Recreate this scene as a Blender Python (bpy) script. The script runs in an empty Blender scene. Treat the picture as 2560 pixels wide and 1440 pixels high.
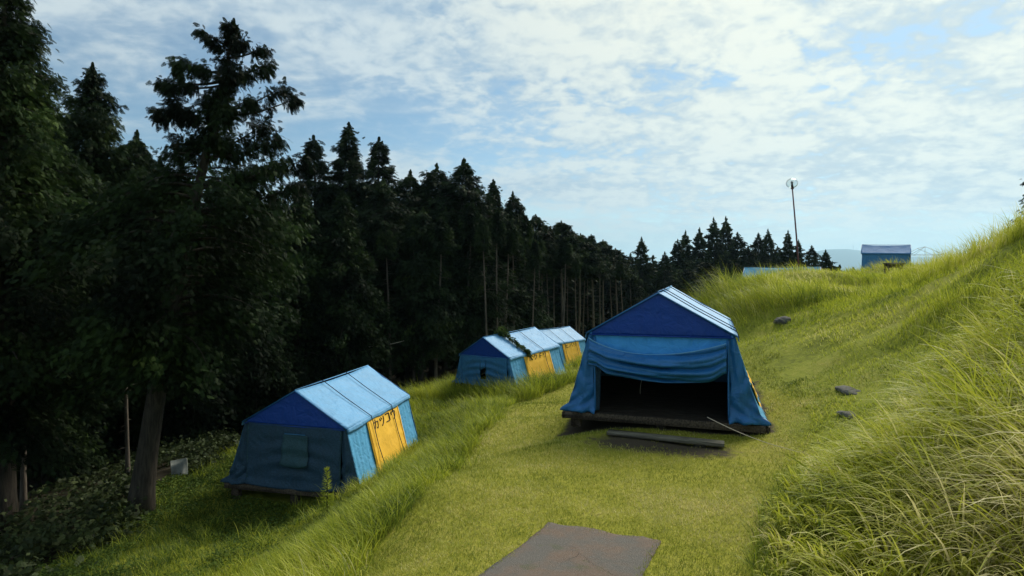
import bpy, math, random
import numpy as np
R = math.radians
sc = bpy.context.scene
COL = sc.collection

# ------------------------------------------------------------------ camera
FPX, HOR = 1380.0, 690.0                 # focal length and horizon row, in pixels of a 2560-wide picture
cam = bpy.data.cameras.new('camera')
cam.sensor_width = 36.0
cam.lens = FPX / 2560 * 36
cam.shift_y = -(720 - HOR) / 2560
cam.clip_start, cam.clip_end = 0.05, 30000
camo = bpy.data.objects.new('camera', cam)
camo.location = (0, 0, 0)                # z = 0 is eye height; the lawn under the eye lies at -1.5
camo.rotation_euler = (R(90), 0, 0)
COL.objects.link(camo)
sc.camera = camo

# ------------------------------------------------------------------ light
SUN_AZ, SUN_EL = R(40), R(42)            # azimuth from +Y towards +X: behind the scene, to the right
SUN_DIR = (math.sin(SUN_AZ) * math.cos(SUN_EL), math.cos(SUN_AZ) * math.cos(SUN_EL), math.sin(SUN_EL))
sl = bpy.data.lights.new('sun', 'SUN')
sl.energy, sl.angle, sl.color = 3.4, R(22), (1.0, 0.93, 0.80)
so = bpy.data.objects.new('sun', sl)
so.rotation_euler = (R(90) - SUN_EL, 0, math.pi - SUN_AZ)
COL.objects.link(so)

world = bpy.data.worlds.new('World')
sc.world = world
world.use_nodes = True
WT = world.node_tree
WT.nodes.clear()


class NT:
    """small helper to write node trees"""
    def __init__(s, tree):
        s.t = tree

    def n(s, typ, **kw):
        nd = s.t.nodes.new(typ)
        for k, v in kw.items():
            setattr(nd, k, v)
        return nd

    def put(s, sock, v):
        if isinstance(v, bpy.types.NodeSocket):
            s.t.links.new(v, sock)
        elif v is not None:
            sock.default_value = v

    def m(s, op, a, b=None, c=None, clamp=False):
        nd = s.n('ShaderNodeMath', operation=op, use_clamp=clamp)
        for i, v in enumerate((a, b, c)):
            if v is not None:
                s.put(nd.inputs[i], v)
        return nd.outputs[0]

    def noise(s, vec, scale, detail=4, rough=0.5, dist=0.0, dim='3D'):
        nd = s.n('ShaderNodeTexNoise', noise_dimensions=dim)
        s.put(nd.inputs['Vector'], vec)
        nd.inputs['Scale'].default_value = scale
        nd.inputs['Detail'].default_value = detail
        nd.inputs['Roughness'].default_value = rough
        nd.inputs['Distortion'].default_value = dist
        return nd.outputs['Fac']

    def ss(s, v, lo, hi, a=0.0, b=1.0):
        nd = s.n('ShaderNodeMapRange', interpolation_type='SMOOTHSTEP')
        s.put(nd.inputs['Value'], v)
        for i, x in enumerate((lo, hi, a, b)):
            s.put(nd.inputs[i + 1], x)
        return nd.outputs[0]

    def mix(s, f, a, b, blend='MIX'):
        nd = s.n('ShaderNodeMix', data_type='RGBA', blend_type=blend)
        s.put(nd.inputs[0], f)
        for i, v in ((6, a), (7, b)):
            if isinstance(v, tuple) and len(v) == 3:
                v = v + (1.0,)
            s.put(nd.inputs[i], v)
        return nd.outputs[2]

    def xyz(s, x, y, z):
        nd = s.n('ShaderNodeCombineXYZ')
        for i, v in enumerate((x, y, z)):
            s.put(nd.inputs[i], v)
        return nd.outputs[0]

    def dot(s, v, c):
        nd = s.n('ShaderNodeVectorMath', operation='DOT_PRODUCT')
        s.put(nd.inputs[0], v)
        nd.inputs[1].default_value = c
        return nd.outputs['Value']

    def ramp(s, f, stops):
        nd = s.n('ShaderNodeValToRGB')
        s.put(nd.inputs[0], f)
        el = nd.color_ramp.elements
        while len(el) < len(stops):
            el.new(0.5)
        for e, (p, c) in zip(el, stops):
            e.position = p
            e.color = tuple(c) + (1.0,)
        return nd.outputs[0]


def make_sky():
    w = NT(WT)
    d = w.n('ShaderNodeTexCoord').outputs['Generated']
    sep = w.n('ShaderNodeSeparateXYZ')
    w.put(sep.inputs[0], d)
    X, Y, Z = sep.outputs
    sky = w.n('ShaderNodeTexSky', sky_type='NISHITA')
    sky.sun_disc = False
    sky.sun_elevation = SUN_EL
    sky.sun_rotation = SUN_AZ
    sky.altitude = 500
    sky.air_density, sky.dust_density, sky.ozone_density = 1.0, 0.6, 1.6
    zp = w.m('MAXIMUM', Z, 0.0)
    den = w.m('ADD', zp, 0.13)
    px, py = w.m('DIVIDE', X, den), w.m('DIVIDE', Y, den)
    pl = w.xyz(px, py, 0.0)
    near_sun = w.dot(d, SUN_DIR)
    right = w.ss(near_sun, 0.50, 0.96)                      # cloud deck thickens towards the sun
    big = w.noise(w.xyz(w.m('MULTIPLY', px, 0.8), py, 3.7), 0.9, 3, 0.55, 0.4)
    mid = w.noise(w.xyz(px, w.m('MULTIPLY', py, 1.25), 9.1), 2.6, 6, 0.58, 0.5)
    den2 = w.m('ADD', zp, 0.30)
    pp = w.xyz(w.m('DIVIDE', X, den2), w.m('MULTIPLY', w.m('DIVIDE', Y, den2), 1.1), 1.3)
    puff = w.m('ADD', w.m('MULTIPLY', w.noise(pp, 11.0, 4, 0.55, 0.5), 0.6), w.m('MULTIPLY', w.noise(pp, 24.0, 3, 0.5, 0.3), 0.4))
    wisp = w.noise(w.xyz(w.m('MULTIPLY', px, 0.5), w.m('MULTIPLY', py, 1.6), 5.5), 1.6, 5, 0.6, 0.8)
    # soft veil everywhere, lumpy altocumulus towards the sun
    s1 = w.m('ADD', w.m('MULTIPLY', big, 0.75), w.m('MULTIPLY', mid, 0.45))
    s1 = w.m('ADD', s1, w.m('MULTIPLY', right, 0.17))
    s1 = w.m('ADD', s1, w.m('MULTIPLY', w.m('SUBTRACT', puff, 0.5), w.m('ADD', w.m('MULTIPLY', right, 1.0), 0.16)))
    cover = w.ss(s1, 0.455, 0.72)
    band = w.ss(zp, 0.02, 0.11)                             # the lowest strip of sky is clear
    cover = w.m('MULTIPLY', cover, w.m('ADD', w.m('MULTIPLY', band, 0.85), 0.12))
    veil = w.m('MULTIPLY', w.ss(wisp, 0.42, 0.75), 0.5)
    cover = w.m('MAXIMUM', cover, w.m('MULTIPLY', veil, band))
    # thick parts turn grey-lavender away from the sun, stay white near it
    thick = w.ss(w.m('ADD', w.m('MULTIPLY', mid, 0.45), w.m('MULTIPLY', puff, 0.55)), 0.40, 0.58)
    shade = w.mix(thick, (4.0, 5.2, 6.3), (6.2, 7.1, 7.4))
    lit = w.mix(thick, (5.4, 6.2, 6.4), (8.7, 8.8, 7.5))
    cloud = w.mix(w.ss(near_sun, 0.62, 0.95), shade, lit)
    base = w.mix(1.0, sky.outputs[0], (0.96, 1.10, 1.04), 'MULTIPLY')
    pale = w.ss(zp, 0.0, 0.22, 0.78, 0.0)
    base = w.mix(pale, base, (7.0, 8.5, 8.2))
    col = w.mix(cover, base, cloud)
    bg = w.n('ShaderNodeBackground')
    w.put(bg.inputs['Color'], col)
    bg.inputs['Strength'].default_value = 0.075
    out = w.n('ShaderNodeOutputWorld')
    w.t.links.new(bg.outputs[0], out.inputs['Surface'])


make_sky()
vs = sc.view_settings
vs.view_transform, vs.look, vs.exposure, vs.gamma = 'Standard', 'None', 0.5, 1.0
vs.use_curve_mapping = False
sc.cycles.use_denoising = True
sc.cycles.max_bounces = 6
sc.cycles.transparent_max_bounces = 8
sc.cycles.caustics_reflective = sc.cycles.caustics_refractive = False


# ------------------------------------------------------------------ mesh helpers
def tag(o, label=None, cat=None, group=None, kind=None):
    for k, v in (('label', label), ('category', cat), ('group', group), ('kind', kind)):
        if v:
            o[k] = v
    return o


def mk(name, V, faces, mat=None, parent=None, tint=None, smooth=False, attrs=None):
    """verts (N,3), faces = list of int arrays (M,k) -> a linked object"""
    V = np.asarray(V, np.float32).reshape(-1, 3)
    me = bpy.data.meshes.new(name)
    faces = [np.asarray(f, np.int32) for f in faces if len(f)]
    nl = sum(f.size for f in faces)
    npol = sum(len(f) for f in faces)
    me.vertices.add(len(V))
    me.vertices.foreach_set('co', V.ravel())
    me.loops.add(nl)
    me.polygons.add(npol)
    me.loops.foreach_set('vertex_index', np.concatenate([f.ravel() for f in faces]))
    tot = np.concatenate([np.full(len(f), f.shape[1], np.int32) for f in faces])
    st = np.concatenate([[0], np.cumsum(tot)[:-1]]).astype(np.int32)
    me.polygons.foreach_set('loop_start', st)
    me.polygons.foreach_set('loop_total', tot)
    if smooth:
        me.polygons.foreach_set('use_smooth', np.ones(npol, bool))
    attrs = dict(attrs or {})
    if tint is not None:
        attrs['tint'] = tint
    for k, v in attrs.items():
        a = me.attributes.new(k, 'FLOAT', 'POINT')
        a.data.foreach_set('value', np.asarray(v, np.float32))
    me.update(calc_edges=True)
    me.validate()
    if mat:
        me.materials.append(mat)
    o = bpy.data.objects.new(name, me)
    COL.objects.link(o)
    if parent:
        o.parent = parent
    return o


def empty(name, loc=(0, 0, 0), rot=(0, 0, 0)):
    o = bpy.data.objects.new(name, None)
    o.empty_display_size = 0.2
    o.location, o.rotation_euler = loc, rot
    COL.objects.link(o)
    return o


class MB:
    """collects pieces that become ONE mesh"""
    def __init__(s):
        s.V, s.F, s.n = [], {}, 0

    def add(s, V, faces):
        V = np.asarray(V, float).reshape(-1, 3)
        for f in faces:
            f = np.asarray(f, int)
            if len(f):
                s.F.setdefault(f.shape[1], []).append(f + s.n)
        s.V.append(V)
        s.n += len(V)

    def box(s, c, size, rot=None, jit=0.0, rng=None):
        h = np.array(size) / 2.0
        P = np.array([(x, y, z) for x in (-1, 1) for y in (-1, 1) for z in (-1, 1)], float)
        b = min(size) * 0.12
        # chamfered box: 24 verts
        V, idx = [], {}
        for i, p in enumerate(P):
            for ax in range(3):
                q = p * (h - b)
                q[ax] = p[ax] * h[ax]
                idx[(i, ax)] = len(V)
                V.append(q)
        F4, F3 = [], []
        for ax in range(3):
            a, bb = [k for k in range(3) if k != ax]
            for sg in (-1, 1):
                ids = [i for i in range(8) if P[i][ax] == sg]
                ids.sort(key=lambda i: math.atan2(P[i][bb], P[i][a]))
                q = [idx[(i, ax)] for i in ids]
                F4.append(q if (sg > 0) == (ax != 1) else q[::-1])
        for i in range(8):
            for j in range(i + 1, 8):
                df = [k for k in range(3) if P[i][k] != P[j][k]]
                if len(df) == 1:
                    a, bb = [k for k in range(3) if k != df[0]]
                    F4.append([idx[(i, a)], idx[(j, a)], idx[(j, bb)], idx[(i, bb)]])
            F3.append([idx[(i, 0)], idx[(i, 1)], idx[(i, 2)]])
        V = np.array(V)
        if rot is not None:
            V = V @ np.array(rot).T
        s.add(V + np.array(c), [F4, F3])
        return s

    def tube(s, pts, r, n=6, caps=True):
        pts = np.asarray(pts, float)
        k = len(pts)
        r = np.broadcast_to(np.asarray(r, float), (k,))
        T = np.gradient(pts, axis=0)
        T /= np.linalg.norm(T, axis=1)[:, None] + 1e-9
        ref = np.array([0, 0, 1.0]) if abs(T[:, 2]).mean() < 0.8 else np.array([1.0, 0, 0])
        A = np.cross(T, ref)
        A /= np.linalg.norm(A, axis=1)[:, None] + 1e-9
        B = np.cross(T, A)
        th = np.linspace(0, 2 * math.pi, n, endpoint=False)
        V = pts[:, None] + r[:, None, None] * (np.cos(th)[None, :, None] * A[:, None] + np.sin(th)[None, :, None] * B[:, None])
        i, j = np.meshgrid(np.arange(k - 1), np.arange(n), indexing='ij')
        a, b = i * n + j, i * n + (j + 1) % n
        F = np.stack([a, b, b + n, a + n], -1).reshape(-1, 4)
        s.add(V.reshape(-1, 3), [F] + ([[list(range(n))[::-1]], [list(range((k - 1) * n, k * n))]] if caps else []))
        return s

    def sheet(s, f, nu, nv, thick=0.008, keep=None):
        """f(u,v)->(...,3): a cloth panel with real thickness; keep(u,v) may cut holes"""
        u, v = np.meshgrid(np.linspace(0, 1, nu + 1), np.linspace(0, 1, nv + 1), indexing='ij')
        P = np.asarray(f(u, v), float)
        du, dv = np.gradient(P, axis=0), np.gradient(P, axis=1)
        N = np.cross(du, dv)
        N /= np.linalg.norm(N, axis=2)[..., None] + 1e-12
        V = np.concatenate([P.reshape(-1, 3), (P - N * thick).reshape(-1, 3)])
        i, j = np.meshgrid(np.arange(nu), np.arange(nv), indexing='ij')
        a = i * (nv + 1) + j
        Q = np.stack([a, a + nv + 1, a + nv + 2, a + 1], -1).reshape(-1, 4)
        if keep is not None:
            uc, vc = (i + .5) / nu, (j + .5) / nv
            Q = Q[np.asarray(keep(uc, vc)).ravel()]
        m = (nu + 1) * (nv + 1)
        cnt = {}
        for q in Q:
            for k in range(4):
                e = (q[k], q[(k + 1) % 4])
                if (e[1], e[0]) in cnt:
                    del cnt[(e[1], e[0])]
                else:
                    cnt[e] = 1
        S = np.array([[e[1], e[0], e[0] + m, e[1] + m] for e in cnt])
        s.add(V, [Q, Q[:, ::-1] + m, S])
        return s

    def build(s, name, mat, parent=None, smooth=False, **kw):
        V = np.concatenate(s.V)
        return mk(name, V, [np.concatenate(f) for f in s.F.values()], mat, parent, smooth=smooth, **kw)


def vnoise(x, y, seed=0):
    """smooth 2-D value noise in 0..1"""
    x, y = np.asarray(x, float), np.asarray(y, float)
    xi, yi = np.floor(x).astype(np.int64), np.floor(y).astype(np.int64)
    fx, fy = x - xi, y - yi
    fx, fy = fx * fx * (3 - 2 * fx), fy * fy * (3 - 2 * fy)

    def h(a, b):
        n = (a * 374761393 + b * 668265263 + seed * 974711) & 0xffffffff
        n = ((n ^ (n >> 13)) * 1274126177) & 0xffffffff
        return ((n ^ (n >> 16)) & 0xffff) / 65535.0
    return (h(xi, yi) * (1 - fx) + h(xi + 1, yi) * fx) * (1 - fy) + (h(xi, yi + 1) * (1 - fx) + h(xi + 1, yi + 1) * fx) * fy


def fbm(x, y, seed=0, o=3):
    return sum(vnoise(x * 2 ** k, y * 2 ** k, seed + k) * 0.5 ** k for k in range(o)) / sum(0.5 ** k for k in range(o))


def sstep(x, a, b):
    t = np.clip((np.asarray(x, float) - a) / (b - a), 0, 1)
    return t * t * (3 - 2 * t)


# ------------------------------------------------------------------ materials
def mat_base(name):
    m = bpy.data.materials.new(name)
    m.use_nodes = True
    m.node_tree.nodes.clear()
    t = NT(m.node_tree)
    out = t.n('ShaderNodeOutputMaterial')
    return m, t, out


def principled(t, out, col, rough=0.7, spec=0.4, bump=None, bdist=0.01, bstr=0.5, metal=0.0, link=True):
    b = t.n('ShaderNodeBsdfPrincipled')
    t.put(b.inputs['Base Color'], col if not isinstance(col, tuple) else col + (1.0,))
    t.put(b.inputs['Roughness'], rough)
    t.put(b.inputs['Specular IOR Level'], spec)
    b.inputs['Metallic'].default_value = metal
    if bump is not None:
        bn = t.n('ShaderNodeBump')
        t.put(bn.inputs['Height'], bump)
        bn.inputs['Distance'].default_value = bdist
        bn.inputs['Strength'].default_value = bstr
        t.put(b.inputs['Normal'], bn.outputs[0])
    if link:
        t.t.links.new(b.outputs[0], out.inputs['Surface'])
    return b


def obj_co(t):
    return t.n('ShaderNodeTexCoord').outputs['Object']


def fabric(name, col, rough=0.5, spec=0.35, trans=0.0, dirt=0.35, weave=0.3, bump=0.75, grain=0.0):
    m, t, out = mat_base(name)
    co = obj_co(t)
    n1 = t.noise(co, 1.7, 5, 0.6)
    n2 = t.noise(co, 11.0, 4, 0.6)
    dark = tuple(c * 0.55 + 0.012 for c in col)
    pale = tuple(min(1, c * 1.15 + 0.02) for c in col)
    c = t.mix(t.ss(n1, 0.35, 0.75, 0.0, dirt), col, dark)
    c = t.mix(t.ss(n2, 0.5, 0.8, 0.0, 0.35), c, pale)
    mp = t.n('ShaderNodeMapping')
    t.put(mp.inputs['Vector'], co)
    mp.inputs['Scale'].default_value = (7, 7, 0.7)
    streak = t.noise(mp.outputs[0], 2.0, 4, 0.6)
    c = t.mix(t.ss(streak, 0.48, 0.72, 0.0, dirt), c, dark)
    spots = t.noise(co, 42.0, 3, 0.6)
    c = t.mix(t.ss(spots, 0.66, 0.72, 0.0, 0.35), c, dark)
    if grain:
        c = t.mix(t.ss(t.noise(co, 70.0, 3, 0.7), 0.40, 0.62, 0.0, grain), c, tuple(x * 0.35 for x in col))
    wr = t.noise(co, 5.0, 5, 0.55, 0.9)
    fine = t.noise(co, 160.0, 2, 0.5)
    h = t.m('ADD', wr, t.m('MULTIPLY', fine, 0.05 * weave / 0.3))
    b = principled(t, out, c, rough, spec, h, 0.05, bump, link=trans == 0)
    if trans:
        tr = t.n('ShaderNodeBsdfTranslucent')
        t.put(tr.inputs[0], c)
        mx = t.n('ShaderNodeMixShader')
        mx.inputs[0].default_value = trans
        t.t.links.new(b.outputs[0], mx.inputs[1])
        t.t.links.new(tr.outputs[0], mx.inputs[2])
        t.t.links.new(mx.outputs[0], out.inputs['Surface'])
    return m


def leafmat(name, stops, rough=0.55, spec=0.3, trans=0.25, big=0.35):
    """foliage: colour by the leaf's own random tint, plus patches of new and old growth"""
    m, t, out = mat_base(name)
    a = t.n('ShaderNodeAttribute', attribute_name='tint').outputs['Fac']
    ng = t.noise(t.n('ShaderNodeNewGeometry').outputs['Position'], 0.9, 3, 0.6)
    f = t.m('ADD', a, t.m('MULTIPLY', t.m('SUBTRACT', ng, 0.5), big), clamp=True)
    c = t.ramp(f, stops)
    b = principled(t, out, c, rough, spec, link=False)
    tr = t.n('ShaderNodeBsdfTranslucent')
    t.put(tr.inputs[0], c)
    mx = t.n('ShaderNodeMixShader')
    mx.inputs[0].default_value = trans
    t.t.links.new(b.outputs[0], mx.inputs[1])
    t.t.links.new(tr.outputs[0], mx.inputs[2])
    t.t.links.new(mx.outputs[0], out.inputs['Surface'])
    return m


def woodmat(name, c1, c2, scale=(3, 3, 22), rough=0.85):
    m, t, out = mat_base(name)
    mp = t.n('ShaderNodeMapping')
    t.put(mp.inputs['Vector'], obj_co(t))
    mp.inputs['Scale'].default_value = scale
    n = t.noise(mp.outputs[0], 2.2, 6, 0.65, 0.4)
    c = t.mix(t.ss(n, 0.3, 0.7), c1, c2)
    principled(t, out, c, rough, 0.2, n, 0.02, 0.8)
    return m


def plainmat(name, col, rough=0.6, spec=0.4, metal=0.0, var=0.25, scale=14):
    m, t, out = mat_base(name)
    n = t.noise(obj_co(t), scale, 4, 0.6)
    c = t.mix(t.ss(n, 0.35, 0.7, 0.0, var), col, tuple(x * 0.5 for x in col))
    principled(t, out, c, rough, spec, n, 0.01, 0.3, metal)
    return m


M = {}
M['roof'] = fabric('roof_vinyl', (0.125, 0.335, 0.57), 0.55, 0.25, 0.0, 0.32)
M['roof_mid'] = fabric('matte_roof_tarp', (0.10, 0.30, 0.45), 0.8, 0.06, 0.0, 0.3)  # matte, slightly darker copy of the roof vinyl
M['roof_shaded'] = fabric('shaded_roof_tarp', (0.05, 0.17, 0.36), 0.7, 0.15, 0.0, 0.3)  # roof vinyl darkened: shade on the near slope is put into its colour
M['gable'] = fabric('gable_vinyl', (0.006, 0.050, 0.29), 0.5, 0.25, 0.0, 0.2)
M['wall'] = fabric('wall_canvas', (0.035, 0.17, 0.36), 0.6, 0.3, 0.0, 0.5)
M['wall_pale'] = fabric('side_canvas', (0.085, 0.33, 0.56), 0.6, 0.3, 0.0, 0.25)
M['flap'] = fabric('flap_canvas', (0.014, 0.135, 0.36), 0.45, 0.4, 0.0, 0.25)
M['strip'] = fabric('backlit_strip_canvas', (0.05, 0.33, 0.80), 0.5, 0.3, 0.0, 0.1)  # base colour raised to stand in for light coming through the cloth
M['dull'] = fabric('old_canvas', (0.024, 0.068, 0.118), 0.65, 0.25, 0.0, 0.45, grain=0.7)
M['yellow'] = fabric('yellow_canvas', (0.82, 0.48, 0.055), 0.65, 0.15, 0.0, 0.25, bump=0.3)
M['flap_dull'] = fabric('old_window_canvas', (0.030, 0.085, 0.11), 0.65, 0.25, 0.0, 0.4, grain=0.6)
M['ink'] = plainmat('dark_paint', (0.03, 0.022, 0.012), 0.7, 0.2)
M['rope'] = plainmat('dark_rope', (0.03, 0.05, 0.08), 0.8, 0.2)
M['cord'] = plainmat('pale_cord', (0.45, 0.40, 0.32), 0.8, 0.2)
M['deck'] = woodmat('shaded_deck_boards', (0.012, 0.010, 0.008), (0.035, 0.029, 0.022), (1.6, 18, 18))  # near black: the shade inside the tent is put into the boards' colour
M['wood'] = woodmat('weathered_wood', (0.028, 0.022, 0.016), (0.12, 0.095, 0.068), (18, 1.6, 18))
M['plank'] = woodmat('grey_plank', (0.075, 0.070, 0.055), (0.17, 0.16, 0.125), (2, 20, 20))
M['bark'] = woodmat('bark', (0.016, 0.014, 0.011), (0.055, 0.047, 0.036), (9, 9, 1.1))
M['bark_pale'] = woodmat('pale_bark', (0.045, 0.038, 0.030), (0.15, 0.125, 0.098), (9, 9, 0.7))
M['stone'] = plainmat('stone', (0.13, 0.125, 0.11), 0.95, 0.1, 0, 0.8, 11)
M['steel'] = plainmat('grey_steel', (0.30, 0.33, 0.35), 0.45, 0.5, 0.6)
M['post'] = plainmat('dark_painted_steel', (0.10, 0.035, 0.05), 0.5, 0.4)
M['white'] = plainmat('white_board', (0.22, 0.24, 0.22), 0.7, 0.2, 0, 0.6, 8)
M['cedar'] = leafmat('cedar_foliage', [(0.0, (0.007, 0.013, 0.006)), (0.45, (0.023, 0.040, 0.014)), (0.8, (0.052, 0.078, 0.020)), (1.0, (0.075, 0.095, 0.022))], 0.75, 0.1, 0.15, 0.5)
M['cypress'] = leafmat('cypress_foliage', [(0.0, (0.004, 0.008, 0.004)), (0.4, (0.014, 0.026, 0.009)), (0.75, (0.036, 0.064, 0.016)), (1.0, (0.095, 0.135, 0.03))], 0.75, 0.1, 0.2, 0.6)
M['under'] = leafmat('undergrowth_leaves', [(0.0, (0.012, 0.018, 0.008)), (0.6, (0.038, 0.055, 0.018)), (1.0, (0.085, 0.11, 0.035))], 0.65, 0.15, 0.2)
M['lawn'] = leafmat('mown_grass', [(0.0, (0.12, 0.15, 0.014)), (0.45, (0.26, 0.29, 0.035)), (0.8, (0.40, 0.395, 0.085)), (1.0, (0.56, 0.50, 0.20))], 0.6, 0.2, 0.4, 0.5)
M['grass'] = leafmat('long_grass', [(0.0, (0.055, 0.095, 0.016)), (0.4, (0.265, 0.315, 0.026)), (0.75, (0.42, 0.435, 0.045)), (0.92, (0.52, 0.51, 0.14)), (1.0, (0.62, 0.56, 0.28))], 0.5, 0.14, 0.45, 0.5)

# ------------------------------------------------------------------ terrain
CP = []                                   # control points of the land (x, y, z)


def px(x, y, Y):
    return ((x - 1280) / FPX * Y, Y, (HOR - y) / FPX * Y)


for yy in (-6, -2, 1, 3, 5, 7, 9, 12, 15, 19, 24, 30):
    CP.append((0.6 + 0.03 * yy, yy, -1.51 - 0.13 * yy))
for yy in (-2, 3, 6):
    CP.append((-0.9, yy, -1.53 - 0.13 * yy))
    CP.append((1.3, yy, -1.50 - 0.13 * yy))
CP += [(-0.45, 11, -2.95), (-0.1, 14.5, -3.42), (0.35, 20, -4.13), (1.0, 8.6, -2.47), (2.4, 8.2, -2.43), (3.6, 7.5, -2.37), (4.2, 8.8, -2.36), (1.6, 11, -2.66), (2.6, 10, -2.46), (3.4, 12.5, -2.62),
       (2.2, 16, -3.5), (1.6, 27, -5.0), (3.0, 34, -5.6), (5.0, 24, -4.6)]
# left embankment and the lower terrace
CP += [(-3, 1, -2.9), (-6, 0, -3.8), (-10, 1, -4.3), (-10, -6, -4.0), (-4, -6, -2.6), (-2.1, 4.5, -2.85), (-3.4, 7, -3.82), (-5, 5, -3.9), (-6.4, 8.2, -4.47),
       (-4.6, 10.2, -4.66), (-3.0, 10.5, -4.25), (-2.2, 9, -3.6), (-2.5, 13.5, -4.35), (-6.5, 12, -4.72), (-4.5, 15, -4.75), (-7.8, 11, -4.88), (-7.7, 8.3, -4.72), (-10.7, 11.5, -5.3),
       (-7.8, 15, -4.95), (-3.0, 20, -4.55), (-1.2, 19, -4.35), (-1.6, 24, -4.75), (-4.5, 22, -4.95), (-9, 20, -5.6), (-6.5, 26, -5.7), (-14, 18, -6.3), (-10, 28, -6.6), (-3, 30, -5.7),
       (-20, 10, -6.5), (-20, 30, -8), (-25, 45, -9.5), (0, 38, -6.2), (-5, 45, -7.5), (4, 44, -6.6), (-30, -5, -7), (-40, 60, -11), (0, 62, -8.4), (20, 72, -9.0), (-60, 30, -12), (-60, 90, -14)]
# right bank, trail, mound and hilltop
CP += [(2.5, 1, -1.2), (3.5, -3, -0.5), (6, 0, 0.1), (10, 2, 1.3), (2.15, 4.2, -1.98), (2.85, 3.2, -1.75), (4.5, 5, -1.48), (3.1, 5.9, -2.15), (4.3, 6.8, -2.12), (6.6, 7.5, -0.95), (5.3, 8, -1.82),
       (6.3, 8.5, -1.40), (8.2, 9.2, -0.60), (5.6, 11.5, -2.10), (6.3, 13, -1.75), (8.1, 16, -1.10), (8, 12, -1.02), (12.2, 15, -0.18), (10.6, 19, -0.50), (7.0, 16, -1.45),
       (6.6, 20, -1.15), (5.9, 19.5, -2.0), (7.6, 18, -0.95), (9.0, 18.2, -0.72), (11.6, 20, -0.28)] + [px(a, b + (40 if a > 2240 and a < 2420 else 52 if a > 2420 else 13), Y) for a, b, Y in ((1760, 752, 20), (1800, 722, 20.4), (1850, 708, 21), (1900, 697, 21.4), (1950, 681, 21.9), (2000, 662, 22.4), (2050, 668, 23.2), (2090, 688, 23.8), (2125, 698, 24.4), (2160, 682, 25), (2215, 655, 25.6), (2280, 645, 26), (2340, 641, 26.5), (2400, 638, 23), (2480, 600, 18), (2560, 548, 13.5), (2640, 500, 11))] + [(9.5, 25, -1.0),
       (16, 14, 2.3), (20, 10, 3.2), (25, 24, 1.3), (16, 31, -0.5), (24, 37, 0.1), (28.4, 42, 0.3), (12, 32, -1.9), (30, 30, 1.0), (40, 20, 3), (45, 0, 5), (30, -10, 4), (12, -8, 1.8),
       (18, 48, -3.5), (36, 55, -4), (45, 80, -9), (70, 40, -2), (90, 90, -14)]
CP = np.array(CP, float)


def tps_fit(P, lam=0.02):
    n = len(P)
    d = np.hypot(P[:, None, 0] - P[None, :, 0], P[:, None, 1] - P[None, :, 1])
    K = np.where(d > 0, d * d * np.log(d + 1e-12), 0) + lam * np.eye(n)
    Q = np.c_[np.ones(n), P[:, :2]]
    A = np.block([[K, Q], [Q.T, np.zeros((3, 3))]])
    return np.linalg.solve(A, np.r_[P[:, 2], 0, 0, 0])


TW = tps_fit(CP)


def xl(Y):                                 # left and right edge of the mown lawn, edge of the wood
    return np.interp(Y, [-5, 0, 3.65, 5, 6.5, 11, 14.5, 20, 26, 34, 40], [-1.4, -1.3, -1.14, -1.0, -.85, -.45, -.15, .3, 1.1, 3, 4.5])


def xr(Y):
    return np.interp(Y, [-5, 0, 3.65, 4.84, 7.4, 9, 11.5, 14, 16, 18, 21], [1.2, 1.4, 1.75, 2.3, 3.7, 4.7, 5.3, 5.6, 5.2, 4.6, 4.2])


def xf(Y):
    return np.interp(Y, [-10, 0, 8.3, 11, 12, 15, 20, 24, 26, 28, 36, 50], [-9, -8.5, -7.4, -8.0, -8.0, -8.2, -8.6, -6.6, -5.3, -3.4, 0.5, 6])


def tall_edge(Y):
    return np.interp(Y, [0, 3.65, 5, 6, 6.8, 8, 9, 10.5, 11.5], [1.5, 1.85, 2.55, 3.3, 4.4, 6.1, 8, 12, 60])


def height(x, y):
    x, y = np.asarray(x, float), np.asarray(y, float)
    shp = x.shape
    x, y = x.ravel(), y.ravel()
    out = np.empty(len(x))
    for i in range(0, len(x), 40000):
        a, b = x[i:i + 40000], y[i:i + 40000]
        ca, cb = np.clip(a, -60, 90), np.clip(b, -10, 90)
        d2 = (ca[:, None] - CP[None, :, 0]) ** 2 + (cb[:, None] - CP[None, :, 1]) ** 2
        z = (0.5 * d2 * np.log(d2 + 1e-12)) @ TW[:-3] + TW[-3] + TW[-2] * ca + TW[-1] * cb
        r = np.hypot(a, b)
        far = -13 - 0.035 * np.clip(r - 90, 0, 1200)
        k = sstep(r, 62, 120)
        out[i:i + 40000] = z * (1 - k) + far * k
    lawn = ((x > xl(y)) & (x < xr(y))).astype(float)
    bank = sstep(x - xr(y), 0.0, 2.0) * sstep(y, 2, 5)
    bump = ((fbm(x * 0.9, y * 0.9, 5) - 0.5) * 0.42 + (fbm(x * 0.33, y * 0.33, 6, 2) - 0.5) * 0.5 * sstep(y, 8, 14)) * bank * sstep(60 - y, 0, 20)
    bump += (fbm(x * 1.1, y * 1.1, 8) - 0.5) * 0.22 * sstep(xl(y) - x, 0, 1.5)
    bump += (fbm(x * 1.6, y * 1.6, 11) - 0.5) * 0.03 * lawn
    return (out + bump).reshape(shp)


def worn_at(x, y):
    """trodden soil before the doorway and under the open tent"""
    dx, dy = x - 2.38, y - 8.901
    lx = dx * math.cos(.343) - dy * math.sin(.343)
    ly = dx * math.sin(.343) + dy * math.cos(.343)
    w = np.exp(-((lx - 0.1) / 1.2) ** 4 - ((ly + 1.12) / 0.55) ** 2) * 0.85
    return np.maximum(w, sstep(1.9 - np.abs(lx), 0, 0.4) * sstep(ly, -0.25, 0.05) * sstep(3.7 - ly, 0, 0.3))


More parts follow.
